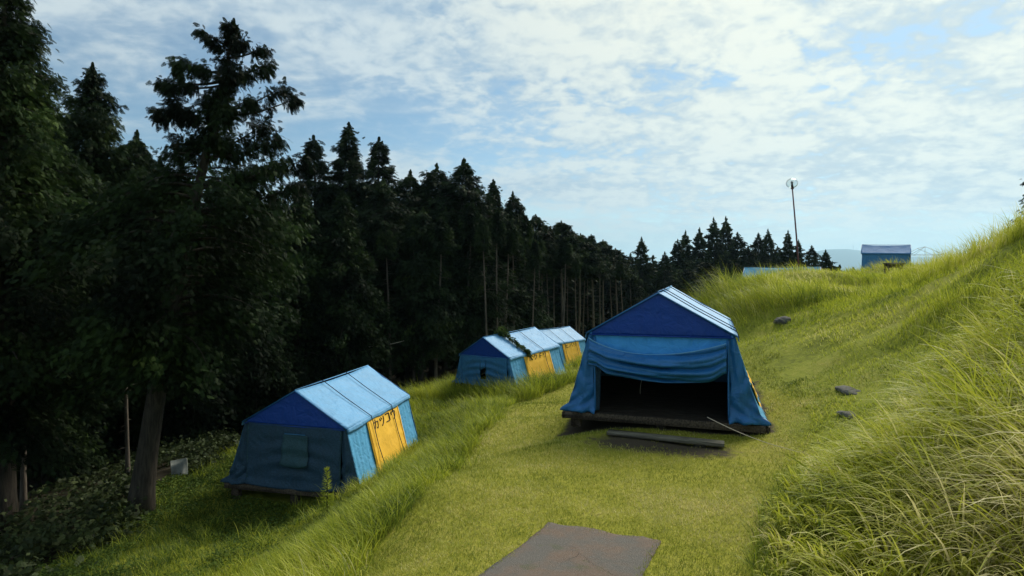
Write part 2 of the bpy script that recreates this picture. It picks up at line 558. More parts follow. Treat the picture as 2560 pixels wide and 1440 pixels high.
def build_terrain():
    def axis(lo, hi, c, n):
        t = np.linspace(-1, 1, n)
        s = np.sinh(t * 7.6) / np.sinh(7.6)
        return np.where(s < 0, c + s * (c - lo), c + s * (hi - c))
    gx = axis(-9500, 9500, 1.0, 420)
    gy = np.concatenate([[-1000, -400, -150, -60, -30], np.linspace(-14, 34, 230), 34 + np.sinh(np.linspace(0.03, 1, 120) * 6.5) / np.sinh(6.5) * 9800])
    X, Y = np.meshgrid(gx, gy, indexing='ij')
    Z = height(X, Y)
    # the path slab sits in a shallow cut of the turf
    nx, ny = X.shape
    i, j = np.meshgrid(np.arange(nx - 1), np.arange(ny - 1), indexing='ij')
    a = i * ny + j
    F = np.stack([a, a + ny, a + ny + 1, a + 1], -1).reshape(-1, 4)
    lawn = sstep(X - xl(Y), -0.1, 0.15) * sstep(xr(Y) - X, -0.3, 0.3) * sstep(Y, 45, 30)
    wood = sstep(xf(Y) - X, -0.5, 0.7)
    worn = worn_at(X, Y)
    m, t, out = mat_base('turf_and_soil')
    P = t.n('ShaderNodeNewGeometry').outputs['Position']
    al = t.n('ShaderNodeAttribute', attribute_name='lawn').outputs['Fac']
    aw = t.n('ShaderNodeAttribute', attribute_name='wood').outputs['Fac']
    n1, n2, n3 = t.noise(P, 0.8, 4, 0.6), t.noise(P, 9, 5, 0.65), t.noise(P, 60, 3, 0.6)
    mixn = t.m('ADD', t.m('MULTIPLY', n1, 0.5), t.m('MULTIPLY', n2, 0.5))
    lawnc = t.ramp(mixn, [(0.3, (0.12, 0.13, 0.016)), (0.5, (0.21, 0.21, 0.024)), (0.7, (0.28, 0.25, 0.06))])
    wild = t.ramp(mixn, [(0.3, (0.08, 0.095, 0.014)), (0.5, (0.19, 0.21, 0.022)), (0.7, (0.27, 0.25, 0.05))])
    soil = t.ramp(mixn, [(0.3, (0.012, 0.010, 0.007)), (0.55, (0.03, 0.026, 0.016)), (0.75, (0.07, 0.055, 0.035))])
    c = t.mix(al, wild, lawnc)
    wn = t.n('ShaderNodeAttribute', attribute_name='worn').outputs['Fac']
    c = t.mix(t.ss(t.m('ADD', wn, t.m('MULTIPLY', t.m('SUBTRACT', n2, 0.5), 0.7)), 0.35, 0.7), c, (0.055, 0.045, 0.03))
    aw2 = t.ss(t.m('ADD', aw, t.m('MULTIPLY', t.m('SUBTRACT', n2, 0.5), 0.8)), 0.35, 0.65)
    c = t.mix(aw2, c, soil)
    h = t.m('ADD', n2, t.m('MULTIPLY', n3, 0.5))
    principled(t, out, c, 0.95, 0.1, h, 0.04, 0.7)
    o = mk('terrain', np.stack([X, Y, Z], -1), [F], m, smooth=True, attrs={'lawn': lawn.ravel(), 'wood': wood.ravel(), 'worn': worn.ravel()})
    tag(o, 'grassy hillside with a mown terrace between two banks', None, None, 'structure')
    return o


build_terrain()

# far blue mountain behind the saddle
def build_mountain():
    k = 8000 / 1950
    x = np.linspace(-1500, 2600, 180) * k
    y = np.linspace(1750, 2250, 24) * k
    X, Y = np.meshgrid(x, y, indexing='ij')
    ridge = np.interp(x / k, [-1500, 0, 800, 1010, 1060, 1110, 1180, 1400, 2600], [20, 40, 60, 72, 84, 95, 97, 70, 40]) * k
    prof = np.clip(1 - np.abs(Y / k - 1950) / 230, 0, 1) ** 0.8
    Z = -85 + (ridge[:, None] + 85) * prof * (0.97 + 0.06 * fbm(X / 240, Y / 240, 3))
    nx, ny = X.shape
    i, j = np.meshgrid(np.arange(nx - 1), np.arange(ny - 1), indexing='ij')
    a = i * ny + j
    F = np.stack([a, a + ny, a + ny + 1, a + 1], -1).reshape(-1, 4)
    m, t, out = mat_base('far_woodland')
    n = t.noise(t.n('ShaderNodeNewGeometry').outputs['Position'], 0.05, 5, 0.6)
    principled(t, out, t.mix(n, (0.03, 0.055, 0.03), (0.08, 0.10, 0.04)), 0.9, 0.1)
    o = mk('mountain', np.stack([X, Y, Z], -1), [F], m, smooth=True)
    tag(o, 'far blue mountain seen through the saddle of the hill', None, None, 'structure')


build_mountain()


def build_path():
    m, t, out = mat_base('old_asphalt')
    P = t.n('ShaderNodeNewGeometry').outputs['Position']
    n1, n2, n3 = t.noise(P, 3.0, 4, 0.6), t.noise(P, 90, 3, 0.7), t.noise(P, 260, 2, 0.6)
    c = t.mix(t.ss(n1, 0.38, 0.62), (0.165, 0.115, 0.085), (0.12, 0.112, 0.10))
    c = t.mix(t.ss(n2, 0.4, 0.75, 0.0, 0.6), c, (0.22, 0.20, 0.175))
    c = t.mix(t.ss(n3, 0.3, 0.5, 0.65, 0.0), c, (0.04, 0.036, 0.032))
    c = t.mix(t.ss(n3, 0.72, 0.78, 0.0, 0.5), c, (0.5, 0.48, 0.44))
    vo = t.n('ShaderNodeTexVoronoi', feature='DISTANCE_TO_EDGE')
    wv = t.n('ShaderNodeVectorMath', operation='ADD')
    t.put(wv.inputs[0], P)
    t.put(wv.inputs[1], t.xyz(t.m('MULTIPLY', n1, 0.5), t.m('MULTIPLY', t.noise(P, 6.0, 3, 0.6), 0.3), 0.0))
    t.put(vo.inputs['Vector'], wv.outputs[0])
    vo.inputs['Scale'].default_value = 1.5
    crack = t.m('MULTIPLY', t.ss(vo.outputs['Distance'], 0.0, 0.012, 1.0, 0.0), t.ss(t.noise(P, 2.2, 2, 0.5), 0.45, 0.6))
    c = t.mix(t.m('MULTIPLY', crack, 0.25), c, (0.025, 0.03, 0.015))
    moss = t.ss(t.noise(P, 5.0, 4, 0.65), 0.60, 0.72, 0.0, 0.5)
    c = t.mix(moss, c, (0.085, 0.095, 0.045))
    principled(t, out, c, 0.9, 0.25, t.m('SUBTRACT', t.m('ADD', n2, n3), crack), 0.010, 0.9)
    n = 40
    b = MB()

    def f(u, v):
        L = np.stack([-0.17 - 1.0 * (1 - v) + 0.49 * v, 3.65 - 2.15 * (1 - v) + 1.05 * v], -1)
        Rr = np.stack([0.86 - 1.0 * (1 - v) + 0.30 * v, 3.65 - 2.15 * (1 - v) + 0.62 * v], -1)
        p = L * (1 - u)[..., None] + Rr * u[..., None]
        edge = (np.minimum(u, 1 - u) < 0.001) | (v > 0.999)
        j = (fbm(p[..., 0] * 9, p[..., 1] * 9, 2) - 0.5) * 0.07 * edge
        z = height(p[..., 0], p[..., 1]) + 0.012
        return np.stack([p[..., 0] + j, p[..., 1] + j, z], -1)
    b.sheet(f, 30, 60, 0.05)
    o = b.build('path', m, None, True)
    tag(o, 'end of an old reddish grey asphalt path in the lawn', None, None, 'structure')


PATH_Q = np.array([(-1.17, 1.5), (-0.14, 1.5), (1.16, 4.27), (0.32, 4.70)])


def in_path(x, y, pad=0.0):
    ins = np.ones(np.shape(x), bool)
    for k in range(4):
        a, b = PATH_Q[k], PATH_Q[(k + 1) % 4]
        e = b - a
        ins &= (e[0] * (y - a[1]) - e[1] * (x - a[0])) / np.hypot(*e) > -pad
    return ins


build_path()

# ------------------------------------------------------------------ tents
TENTS = []                                  # footprints, so that grass keeps out


def rot_tent(yaw, roll, pitch):
    return (pitch, roll, -yaw)


KANA = {
    'ka': [[(.05, .3), (.9, .3), (.86, .72), (.72, .95), (.58, .84)], [(.45, .03), (.42, .4), (.3, .7), (.06, .97)]],
    'tsu': [[(.08, .2), (.2, .45)], [(.38, .13), (.5, .38)], [(.9, .1), (.82, .5), (.62, .8), (.35, .98)]],
    'ko': [[(.1, .12), (.87, .12), (.85, .9)], [(.05, .9), (.85, .9)]],
    'u': [[(.5, -.02), (.5, .2)], [(.1, .5), (.1, .22), (.9, .22), (.86, .55), (.66, .85), (.4, 1)]],
    'mu': [[(.45, .05), (.3, .5), (.1, .88), (.85, .82)], [(.65, .55), (.92, .97)]],
    'ku': [[(.4, .02), (.3, .3), (.06, .58)], [(.36, .2), (.88, .2), (.78, .55), (.55, .82), (.22, 1)]],
    'do': [[(.35, .02), (.35, 1)], [(.35, .38), (.75, .62)], [(.6, .06), (.68, .25)], [(.8, 0), (.88, .2)]],
    'ri': [[(.2, .08), (.2, .6)], [(.78, .05), (.78, .5), (.65, .8), (.38, 1)]],
    'hi': [[(.15, .05), (.15, .85), (.25, .93), (.9, .93)], [(.15, .5), (.85, .33)]],
    'ba': [[(.32, .2), (.22, .6), (.0, .94)], [(.6, .2), (.75, .5), (.94, .94)], [(.72, 0), (.8, .15)], [(.9, -.03), (.98, .12)]],
}


def make_tent(label, loc, yaw, roll, pitch, W, Wb, h, r, L, text, ropes, mode, seed, group='blue camp tents', lip=0.03, roofm='roof', door_top=0.055):
    """ridge tent: x across, y along the ridge, z up, origin at the middle of the front sill"""
    rng = np.random.default_rng(seed)
    root = empty('camp_tent', loc, rot_tent(yaw, roll, pitch))
    tag(root, label, 'tent', group)
    TENTS.append((loc[0], loc[1], yaw, Wb / 2, L))
    hw = lambda z: Wb / 2 + (W - Wb) / 2 * np.clip(z / h, 0, 1)
    no = lambda a, b, s: vnoise(a, b, seed * 7 + s) - 0.5
    # --- roof: both slopes one cloth, small overhang, slight sag between the rafters
    b = MB()
    ov = 0.05

    def roof(u, v):
        x = (u - 0.5) * 2 * (W / 2 + ov)
        y = -lip + v * (L + 2 * lip)
        ax = np.abs(x)
        z = h + r * (1 - ax / (W / 2)) + 0.012
        sag = np.sin(np.clip(ax / (W / 2), 0, 1) * math.pi) * (0.012 + 0.02 * np.sin(v * math.pi * 3) ** 2)
        z = z - sag + no(u * 9, v * 7, 1) * 0.016 - 0.045 * np.sin(math.pi * np.clip(v, 0, 1)) * (1 - 0.6 * ax / (W / 2))
        return np.stack([x, y, z], -1)
    b.sheet(roof, 32, 36, 0.008)
    roofo = b.build('roof', M[roofm], root, True)
    # eave valance folded down each side
    for sg in (-1, 1):
        b = MB()

        def val(u, v, sg=sg):
            y = -lip + u * (L + 2 * lip)
            d = 0.09 * v * (1 + 0.5 * no(u * 11, v * 0, 2))
            x = sg * (W / 2 + ov + 0.002 + 0.02 * v + 0.012 * no(u * 17, v * 2, 3))
            z = h - ov * r / (W / 2) + 0.010 - d
            return np.stack([x, y if sg > 0 else y, z], -1)
        b.sheet(val, 40, 3, 0.006)
        b.build('valance', M[roofm], roofo, True)
    # hem piping down the gable edges and along the ridge
    for y in (-lip - 0.008, L + lip + 0.008):
        b = MB()
        b.tube([(-W / 2 - ov, y, h - ov * r / (W / 2)), (0, y, h + r), (W / 2 + ov, y, h - ov * r / (W / 2))], 0.014, 6)
        b.build('hem', M['flap'], roofo)
    b = MB()
    b.tube([(0, -lip, h + r + 0.022), (0, L * .5, h + r + 0.016), (0, L + lip, h + r + 0.022)], 0.010, 6)
    b.build('ridge_seam', M[roofm], roofo)
    # --- gables
    for name, y, sg in (('front_gable', 0.0, 1), ('back_gable', L, -1)):
        b = MB()

        def gab(u, v, y=y, sg=sg):
            z = h - 0.05 + v * (r + 0.04)
            w = np.where(z < h, W / 2, (W / 2) * np.clip(1 - (z - h) / r, 0.0, 1)) - 0.004
            x = (u - 0.5) * 2 * w
            f = 0.010 * no(u * 5, v * 4, 4) + 0.02 * np.sin(math.pi * np.clip(v, 0, 1)) * no(u * 2, v * 9 + u * 4, 5)
            return np.stack([x, y - sg * (0.014 + 0.5 * f), z], -1)
        b.sheet(gab, 30, 16, 0.006)
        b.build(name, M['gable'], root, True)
    b = MB()
    b.tube([(-W / 2, -0.03, h - 0.05), (0, -0.032, h - 0.052), (W / 2, -0.03, h - 0.05)], 0.012, 6)
    b.build('gable_hem', M['gable'], root)
    # --- sloping side walls
    for sg, nm in ((-1, 'side_wall'), (1, 'side_wall')):
        b = MB()

        def side(u, v, sg=sg):
            z = h * (1 - v)
            x = hw(z) - 0.03 * np.sin(math.pi * v) * (0.5 + np.sin(u * 9) * 0.5) * 0.6
            x = x + 0.005 * np.sin(u * L * 38 + 3 * no(u * 6, v, 20)) + 0.016 * no(u * 22, v * 2, 6) + 0.07 * sstep(v, 0.90, 1.0) + 0.02 * no(u * 9, v * 9, 7) * sstep(v, 0.6, 1)
            y = u * L if sg > 0 else (1 - u) * L
            z = z - 0.02 * sstep(v, 0.9, 1) + 0.03 * no(u * 14, v * 0, 8) * sstep(v, 0.9, 1)
            return np.stack([sg * x, y, z], -1)
        b.sheet(side, 110, 24, 0.008)
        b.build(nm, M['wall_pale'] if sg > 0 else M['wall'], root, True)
    # --- yellow entrance panel on the right-hand wall, with the brushed tent name
    slope = (Wb - W) / 2 / h
    bunch = 0.02 if mode == 'open' else 0.0

    def on_side(u, v, off):
        """u along the ridge, v down the wall (0..1)"""
        z = h * (1 - v)
        x = hw(z) + off
        return np.stack([x, u * L, z + off * slope], -1)
    d0, d1 = 0.25, 0.765
    b = MB()

    def door(u, v):
        off = 0.022 + 0.016 * no(u * 10, v * 3, 9) + 0.012 * no(u * 5 + v * 3, v * 9, 10) + 0.05 * sstep(v, 0.85, 1) * (0.5 + no(u * 8, v * 6, 11)) + bunch * np.sin(math.pi * v) * (0.6 + no(u * 12, v * 7, 19))
        return on_side(d0 + (d1 - d0) * u, door_top + v * (1 - door_top + 0.02 * np.sin(u * 20)), off)
    b.sheet(door, 40, 30, 0.008)
    dp = b.build('door_panel', M['yellow'], root, True)
    for k, uu in enumerate((0.03, 0.97)):
        b = MB()
        vv = np.linspace(0.02, 0.98, 24)
        P = on_side(np.full(24, d0 + (d1 - d0) * uu), door_top + 0.005 + vv * (0.985 - door_top), 0.036)
        b.tube(P, 0.008, 5)
        b.build('seam', M['yellow'], dp)
    if text:
        b = MB()
        n = len(text)
        cw = 0.74 / n
        for k, ch in enumerate(text):
            for st in KANA[ch]:
                st = np.array(st, float)
                seg = np.concatenate([np.linspace(st[i], st[i + 1], 8)[:-1] for i in range(len(st) - 1)] + [st[-1:]])
                uu = d0 + (d1 - d0) * (0.14 + cw * (k + 0.08 + 0.80 * seg[:, 0]))
                vv = 0.105 + 0.165 * seg[:, 1]
                P = on_side(uu, vv, 0.034 + 0.016 * no((uu - d0) / (d1 - d0) * 10, vv * 3, 9))
                wd = 0.0125 * (0.8 + 0.4 * rng.random())
                b.tube(P, wd, 6)
        b.build('lettering', M['ink'], dp)
    # --- ropes over the roof, held down the walls
    for u in ropes:
        b = MB()
        y = u * L
        P = [(-hw(0.1) - 0.05, y + 0.1, 0.1), (-W / 2 - ov - 0.03, y, h - 0.03), (-W / 4, y, h + r / 2 + 0.018), (-0.02, y, h + r + 0.026), (0.02, y, h + r + 0.026),
             (W / 4, y + 0.01, h + r / 2 + 0.018), (W / 2 + ov + 0.02, y + 0.01, h - 0.012), (W / 2 + ov + 0.05, y + 0.02, h - 0.11), (hw(h * .5) + 0.06, y + 0.04, h * 0.5), (hw(0.06) + 0.10, y + 0.07, 0.05)]
        if mode == 'open':
            P = P[1:-2]
        b.tube(P, 0.009, 6)
        b.build('roof_rope', M['rope'], root)
    # --- end walls: two corner panels and a door flap between them
    inner = 1.05
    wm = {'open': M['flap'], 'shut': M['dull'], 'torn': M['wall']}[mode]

    def corner(sg, yb, out):
        b = MB()

        def f(u, v):
            z = h * (1 - v) - 0.03 * (v > 0)
            xo = hw(z)
            xi = np.minimum(inner - 0.02 * np.sin(v * 9), xo - 0.02)
            x = xi + (xo - xi) * u
            fl = sstep(v, 0.86, 1.0)
            y = -0.006 + 0.020 * np.sin(v * 16 + u * 3 + seed) * sstep(v, 0.4, 1) * (1 - fl) + 0.03 * no(u * 2 + v * 2, v * 9, 12) * v
            y = y - 0.12 * fl * (0.7 + 1.2 * no(u * 5, v * 2, 13))
            x = x + 0.11 * fl * u
            y = y + 0.05 * no(u * 3 - v * 4, v * 9 + u * 5, 22) * sstep(v, 0.1, 0.5) + 0.026 * np.sin((v * 7 - u * 2.2) * 5) * sstep(v, 0.62, 0.86) * (1 - fl * .6) + 0.02 * np.sin(u * 7 + v * 2)
            z = z + fl * (0.02 + 0.05 * no(u * 6, v * 2, 14))
            x = x if sg > 0 else -x
            return np.stack([x, yb + out * y * -1 * -1, z], -1)
        if sg > 0:
            b.sheet(f, 14, 36, 0.008)
        else:
            b.sheet(lambda u, v: f(1 - u, v), 14, 36, 0.008)
        return b
    for sg in (-1, 1):
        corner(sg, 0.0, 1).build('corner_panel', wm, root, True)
        b = MB()
        zz = np.linspace(0.04, h * 0.93, 14)
        P = np.stack([sg * (np.minimum(inner, hw(zz) - 0.02) - 0.01), np.full(14, -0.025), zz], -1)
        b.tube(P, 0.016, 5)
        b.build('edge_binding', M['flap_dull'] if mode == 'shut' else M['flap'], root)
    # back end wall
    b = MB()

    def back(u, v):
        z = h * (1 - v)
        x = (u - 0.5) * 2 * (hw(z) + 0.015 + 0.10 * sstep(v, 0.86, 1.0))
        return np.stack([-x, np.full_like(x, L) - 0.01, z - 0.03 * (v > 0.99)], -1)
    b.sheet(back, 16, 12, 0.008)
    b.build('end_wall', M['wall'], root, True)
    if mode == 'open':
        # upper strip of the end wall behind the rolled flap
        b = MB()

        def strip(u, v):
            z = h - 0.03 - v * 0.34
            x = -inner + u * 2 * inner
            y = 0.02 + 0.02 * np.abs(np.sin(u * 19)) ** 6 + 0.012 * no(u * 9, v * 3, 15)
            return np.stack([x, y, z], -1)
        b.sheet(strip, 50, 10, 0.006)
        b.build('upper_strip', M['strip'], root, True)
        b = MB()
        x0, x1 = -1.13, 1.01

        def flap(u, v):
            sh = np.sin(math.pi * np.clip(u, 0, 1) ** 0.85)
            zt = 1.245 - 0.03 * u - 0.235 * sh ** 0.9
            zb = 0.80 - 0.045 * u - 0.10 * np.sin(math.pi * u ** 1.3) - 0.10 * sstep(u, 0.05, 0.16) * sstep(1.0 - u, 0.0, 0.12)
            z = zt + (zb - zt) * v
            x = x0 + (x1 - x0) * u + 0.015 * np.sin(v * 5) * (1 - u)
            fold = (np.sin(v * 15 + 1.2 * np.sin(u * 4.0)) * 0.055 + np.sin(v * 29 + 3.0 * np.sin(u * 5.1)) * 0.024 + 0.05 * no(u * 5 + v * 3, v * 11, 21)) * (0.35 + 0.65 * sh)
            y = -0.075 - 0.11 * np.sin(math.pi * np.clip(v, 0, 1) ** 0.8) * (0.35 + 0.65 * sh) - 0.03 * sh + fold + 0.02 * no(u * 7, v * 5, 16)
            return np.stack([x, y, z], -1)
        b.sheet(flap, 60, 44, 0.010)
        fo = b.build('door_flap', M['flap'], root, True)
        b = MB()
        uu = np.linspace(0, 1, 40)
        P = flap(uu, np.zeros(40)) + np.array([0, -0.004, 0.004])
        b.tube(P, 0.011, 6)
        b.build('flap_hem', M['roof'], fo)
        # cord hanging inside the doorway
        b = MB()
        t = np.linspace(0, 1, 20)
        b.tube(np.stack([-0.40 + 0.05 * np.sin(t * 5) * t + 0.04 * t, 0.9 + 0 * t, 0.95 - 0.80 * t], -1), 0.005, 5)
        b.build('hanging_cord', M['cord'], root)
        # loose edge of the door canvas folded back at the left of the doorway
        b = MB()

        def fold(u, v):
            z = 0.86 * (1 - v) + 0.02
            x = -inner + 0.005 + 0.10 * u * (1 - 0.45 * v)
            y = 0.03 + 0.05 * u + 0.015 * np.sin(v * 11)
            return np.stack([x, y, z], -1)
        b.sheet(fold, 4, 20, 0.008)
        b.build('folded_edge', M['dull'], root, True)
    else:
        win = (0.40, 0.66, 0.17, 0.66) if mode == 'shut' else (0.42, 0.56, 0.12, 0.80)
        b = MB()

        def wall(u, v):
            z = h - 0.03 - v * (h - 0.05)
            x = (u - 0.5) * 2 * np.minimum(inner, hw(z) - 0.02)
            sag = np.sin(math.pi * u) * np.sin(math.pi * v)
            fold = 0.020 * np.sin(v * 26 + 2.0 * np.cos((u - 0.5) * 5)) * sag
            fl = sstep(v, 0.9, 1.0)
            y = -0.03 + fold - 0.02 * sag + 0.02 * no(u * 6, v * 8, 17) - 0.07 * fl * (0.6 + no(u * 6, 0 * v, 18))
            z = z - 0.05 * fl * np.sin(math.pi * u)
            return np.stack([x, y, z], -1)
        keep = None
        if mode == 'torn':
            keep = lambda u, v: ~((u > win[0]) & (u < win[1]) & (v > win[2]) & (v < win[3]))
        b.sheet(wall, 40, 40, 0.008, keep)
        wo = b.build('door_flap', wm, root, True)
        b = MB()
        if mode == 'shut':
            def wf(u, v):
                p = wall(win[0] + (win[1] - win[0]) * (0.5 + (u - 0.5) * (1 + 0.12 * v)), win[2] - 0.03 + (win[3] - win[2]) * v * (1 + 0.10 * np.sin(math.pi * u)))
                p[..., 1] -= 0.03 + 0.03 * v + 0.012 * np.sin(u * 12) * v
                return p
        else:
            def wf(u, v):
                p = wall(win[0] + 0.02 + 0.115 * u, win[2] - 0.02 + 0.38 * v - 0.12 * u * v)
                p[..., 1] -= 0.02 + 0.015 * np.sin(u * 9)
                return p
        b.sheet(wf, 16, 16, 0.008)
        b.build('window_flap', M['wall'] if mode == 'torn' else M['flap_dull'], wo, True)
        b = MB()
        P = wall(np.linspace(win[0] + .02, win[1] - 0.02, 10), np.full(10, win[2] - 0.04))
        P[:, 1] -= 0.05
        b.tube(P, 0.010, 5)
        b.build('window_rod', M['wall'], wo)
    return root


def make_platform(label, loc, yaw, roll, pitch, W, L, drop, n_posts=3, seed=1):
    rng = np.random.default_rng(seed)
    root = empty('tent_platform', loc, rot_tent(yaw, roll, pitch))
    tag(root, label, 'platform', 'wooden platforms under the tents')
    b = MB()
    nb = int(L / 0.16)
    for k in range(nb):
        y = -0.02 + (k + 0.5) * L / nb
        b.box((rng.normal(0, 0.01), y, -0.026 + rng.normal(0, 0.002)), (W + rng.normal(0, 0.02), L / nb - 0.008, 0.036))
    b.build('deck', M['deck'], root)
    b = MB()
    b.box((0, -0.045, -0.070), (W + 0.02, 0.06, 0.11))
    b.build('front_beam', M['wood'], root)
    b = MB()
    for x in (-W / 2 - 0.05, W / 2 + 0.05):
        b.box((x, L / 2, -0.10), (0.06, L - 0.04, 0.11))
    b.box((0, L + 0.02, -0.10), (W, 0.06, 0.11))
    b.build('frame', M['wood'], root)
    for y in (0.10, L / 2, L - 0.1):
        for k in range(n_posts):
            x = (k / (n_posts - 1) - 0.5) * (W - 0.32)
            b = MB()
            b.box((x, y, -0.14 - drop / 2), (0.17, 0.15, drop))
            b.build('post', M['wood'], root)
    return root


T1 = dict(loc=(2.38, 8.901, -2.267), yaw=0.343, roll=-0.009, pitch=0.01, W=2.25, Wb=3.06, h=1.35, r=0.646, L=3.26)
T2 = dict(loc=(-4.508, 11.366, -4.351), yaw=0.177, roll=0.023, pitch=-0.013, W=2.25, Wb=3.01, h=1.307, r=0.679, L=3.42)
T3 = dict(loc=(-1.009, 20.44, -4.06), yaw=0.613, roll=-0.014, pitch=0.028, W=2.25, Wb=2.9, h=1.13, r=0.661, L=3.5)
T4 = dict(loc=(1.488, 32.41, -5.20), yaw=0.703, roll=0, pitch=-0.008, W=2.25, Wb=3.0, h=1.35, r=0.675, L=3.3)
make_tent('blue tent on the lawn with its front flap rolled up and a dark doorway', **T1, text=None, ropes=(0.18, 0.36, 0.78), mode='open', seed=1, door_top=0.72)
make_tent('blue tent below the lawn edge with a dark shut front and yellow side door', **T2, text=('ka', 'tsu', 'ko', 'u'), ropes=(0.31, 0.64), mode='shut', seed=2)
make_tent('blue tent with a cedar branch lying across its roof and a torn front window', **T3, text=('mu', 'ku', 'do', 'ri'), ropes=(0.64,), mode='torn', seed=3)
make_tent('blue tent farthest along the terrace, half hidden behind another tent', **T4, text=('hi', 'ba', 'ri'), ropes=(0.3, 0.66), mode='shut', seed=4)
make_platform('raised weathered platform under the open fronted tent', T1['loc'], T1['yaw'], T1['roll'], T1['pitch'], 3.10, 3.36, 0.16, 3, 1)
make_platform('dark low platform under the tent with the dark shut front', T2['loc'], T2['yaw'], T2['roll'], T2['pitch'], 3.05, 3.5, 0.25, 3, 2)
make_platform('low platform in long grass under the tent with the branch on its roof', T3['loc'], T3['yaw'], T3['roll'], T3['pitch'], 2.95, 3.6, 0.3, 3, 3)
# two tents up on the hill
make_tent('pale blue tent behind the grassy mound with only its roof showing', (15.06, 27.0, -1.53), -1.02, 0, 0, 2.25, 3.0, 1.30, 0.66, 3.4, None, (0.5,), 'shut', 5, roofm='roof_mid')
make_tent('small blue tent standing on the hilltop against the sky', (29.6, 41.2, 0.36), -0.98, 0.02, 0.035, 2.25, 2.7, 1.28, 0.68, 2.95, None, (), 'shut', 6, lip=0.06, roofm='roof_shaded')

# ------------------------------------------------------------------ trees
FROND = [(0.0, 0.0, 0.0, 1.0, 0.05)] + [(t, 0, a, 0.46 * (1.1 - 0.75 * t), 0.075) for t in (0.10, 0.28, 0.46, 0.64, 0.82) for a in (-0.8, 0.8)]


def leaves(P, D, size, rng, frond=True, width=0.3, flat=0.0):
    """leaf blades at P along D.  frond: a feathered spray of 9 leaflets, else one rhombus"""
    n = len(P)
    D = D / (np.linalg.norm(D, axis=1)[:, None] + 1e-9)
    r = rng.normal(size=(n, 3))
    r[:, 2] *= 1 - flat
    S = np.cross(D, r)
    S /= np.linalg.norm(S, axis=1)[:, None] + 1e-9
    if not frond:
        l = size[:, None]
        mid = P + D * l * 0.45
        V = np.stack([P, mid + S * l * width * .5, P + D * l, mid - S * l * width * .5], 1)
        return V.reshape(-1, 3), np.arange(4 * n).reshape(-1, 4), np.repeat(np.arange(n), 4)
    out = []
    for (t, _, a, ln, w) in FROND:
        l = size[:, None]
        dd = D * math.cos(a) + S * math.sin(a)
        ss = -D * math.sin(a) + S * math.cos(a)
        p = P + D * l * t
        p = p + np.array([0, 0, -1.0]) * l * 0.25 * t * t
        mid = p + dd * l * ln * 0.5
        tip = p + dd * l * ln + np.array([0, 0, -1.0]) * l * ln * 0.15
        out.append(np.stack([p, mid + ss * l * w, tip, mid - ss * l * w], 1))
    V = np.stack(out, 1)
    k = len(FROND)
    return V.reshape(-1, 3), np.arange(4 * n * k).reshape(-1, 4), np.repeat(np.arange(n), 4 * k)


class TreeShape:
    pass


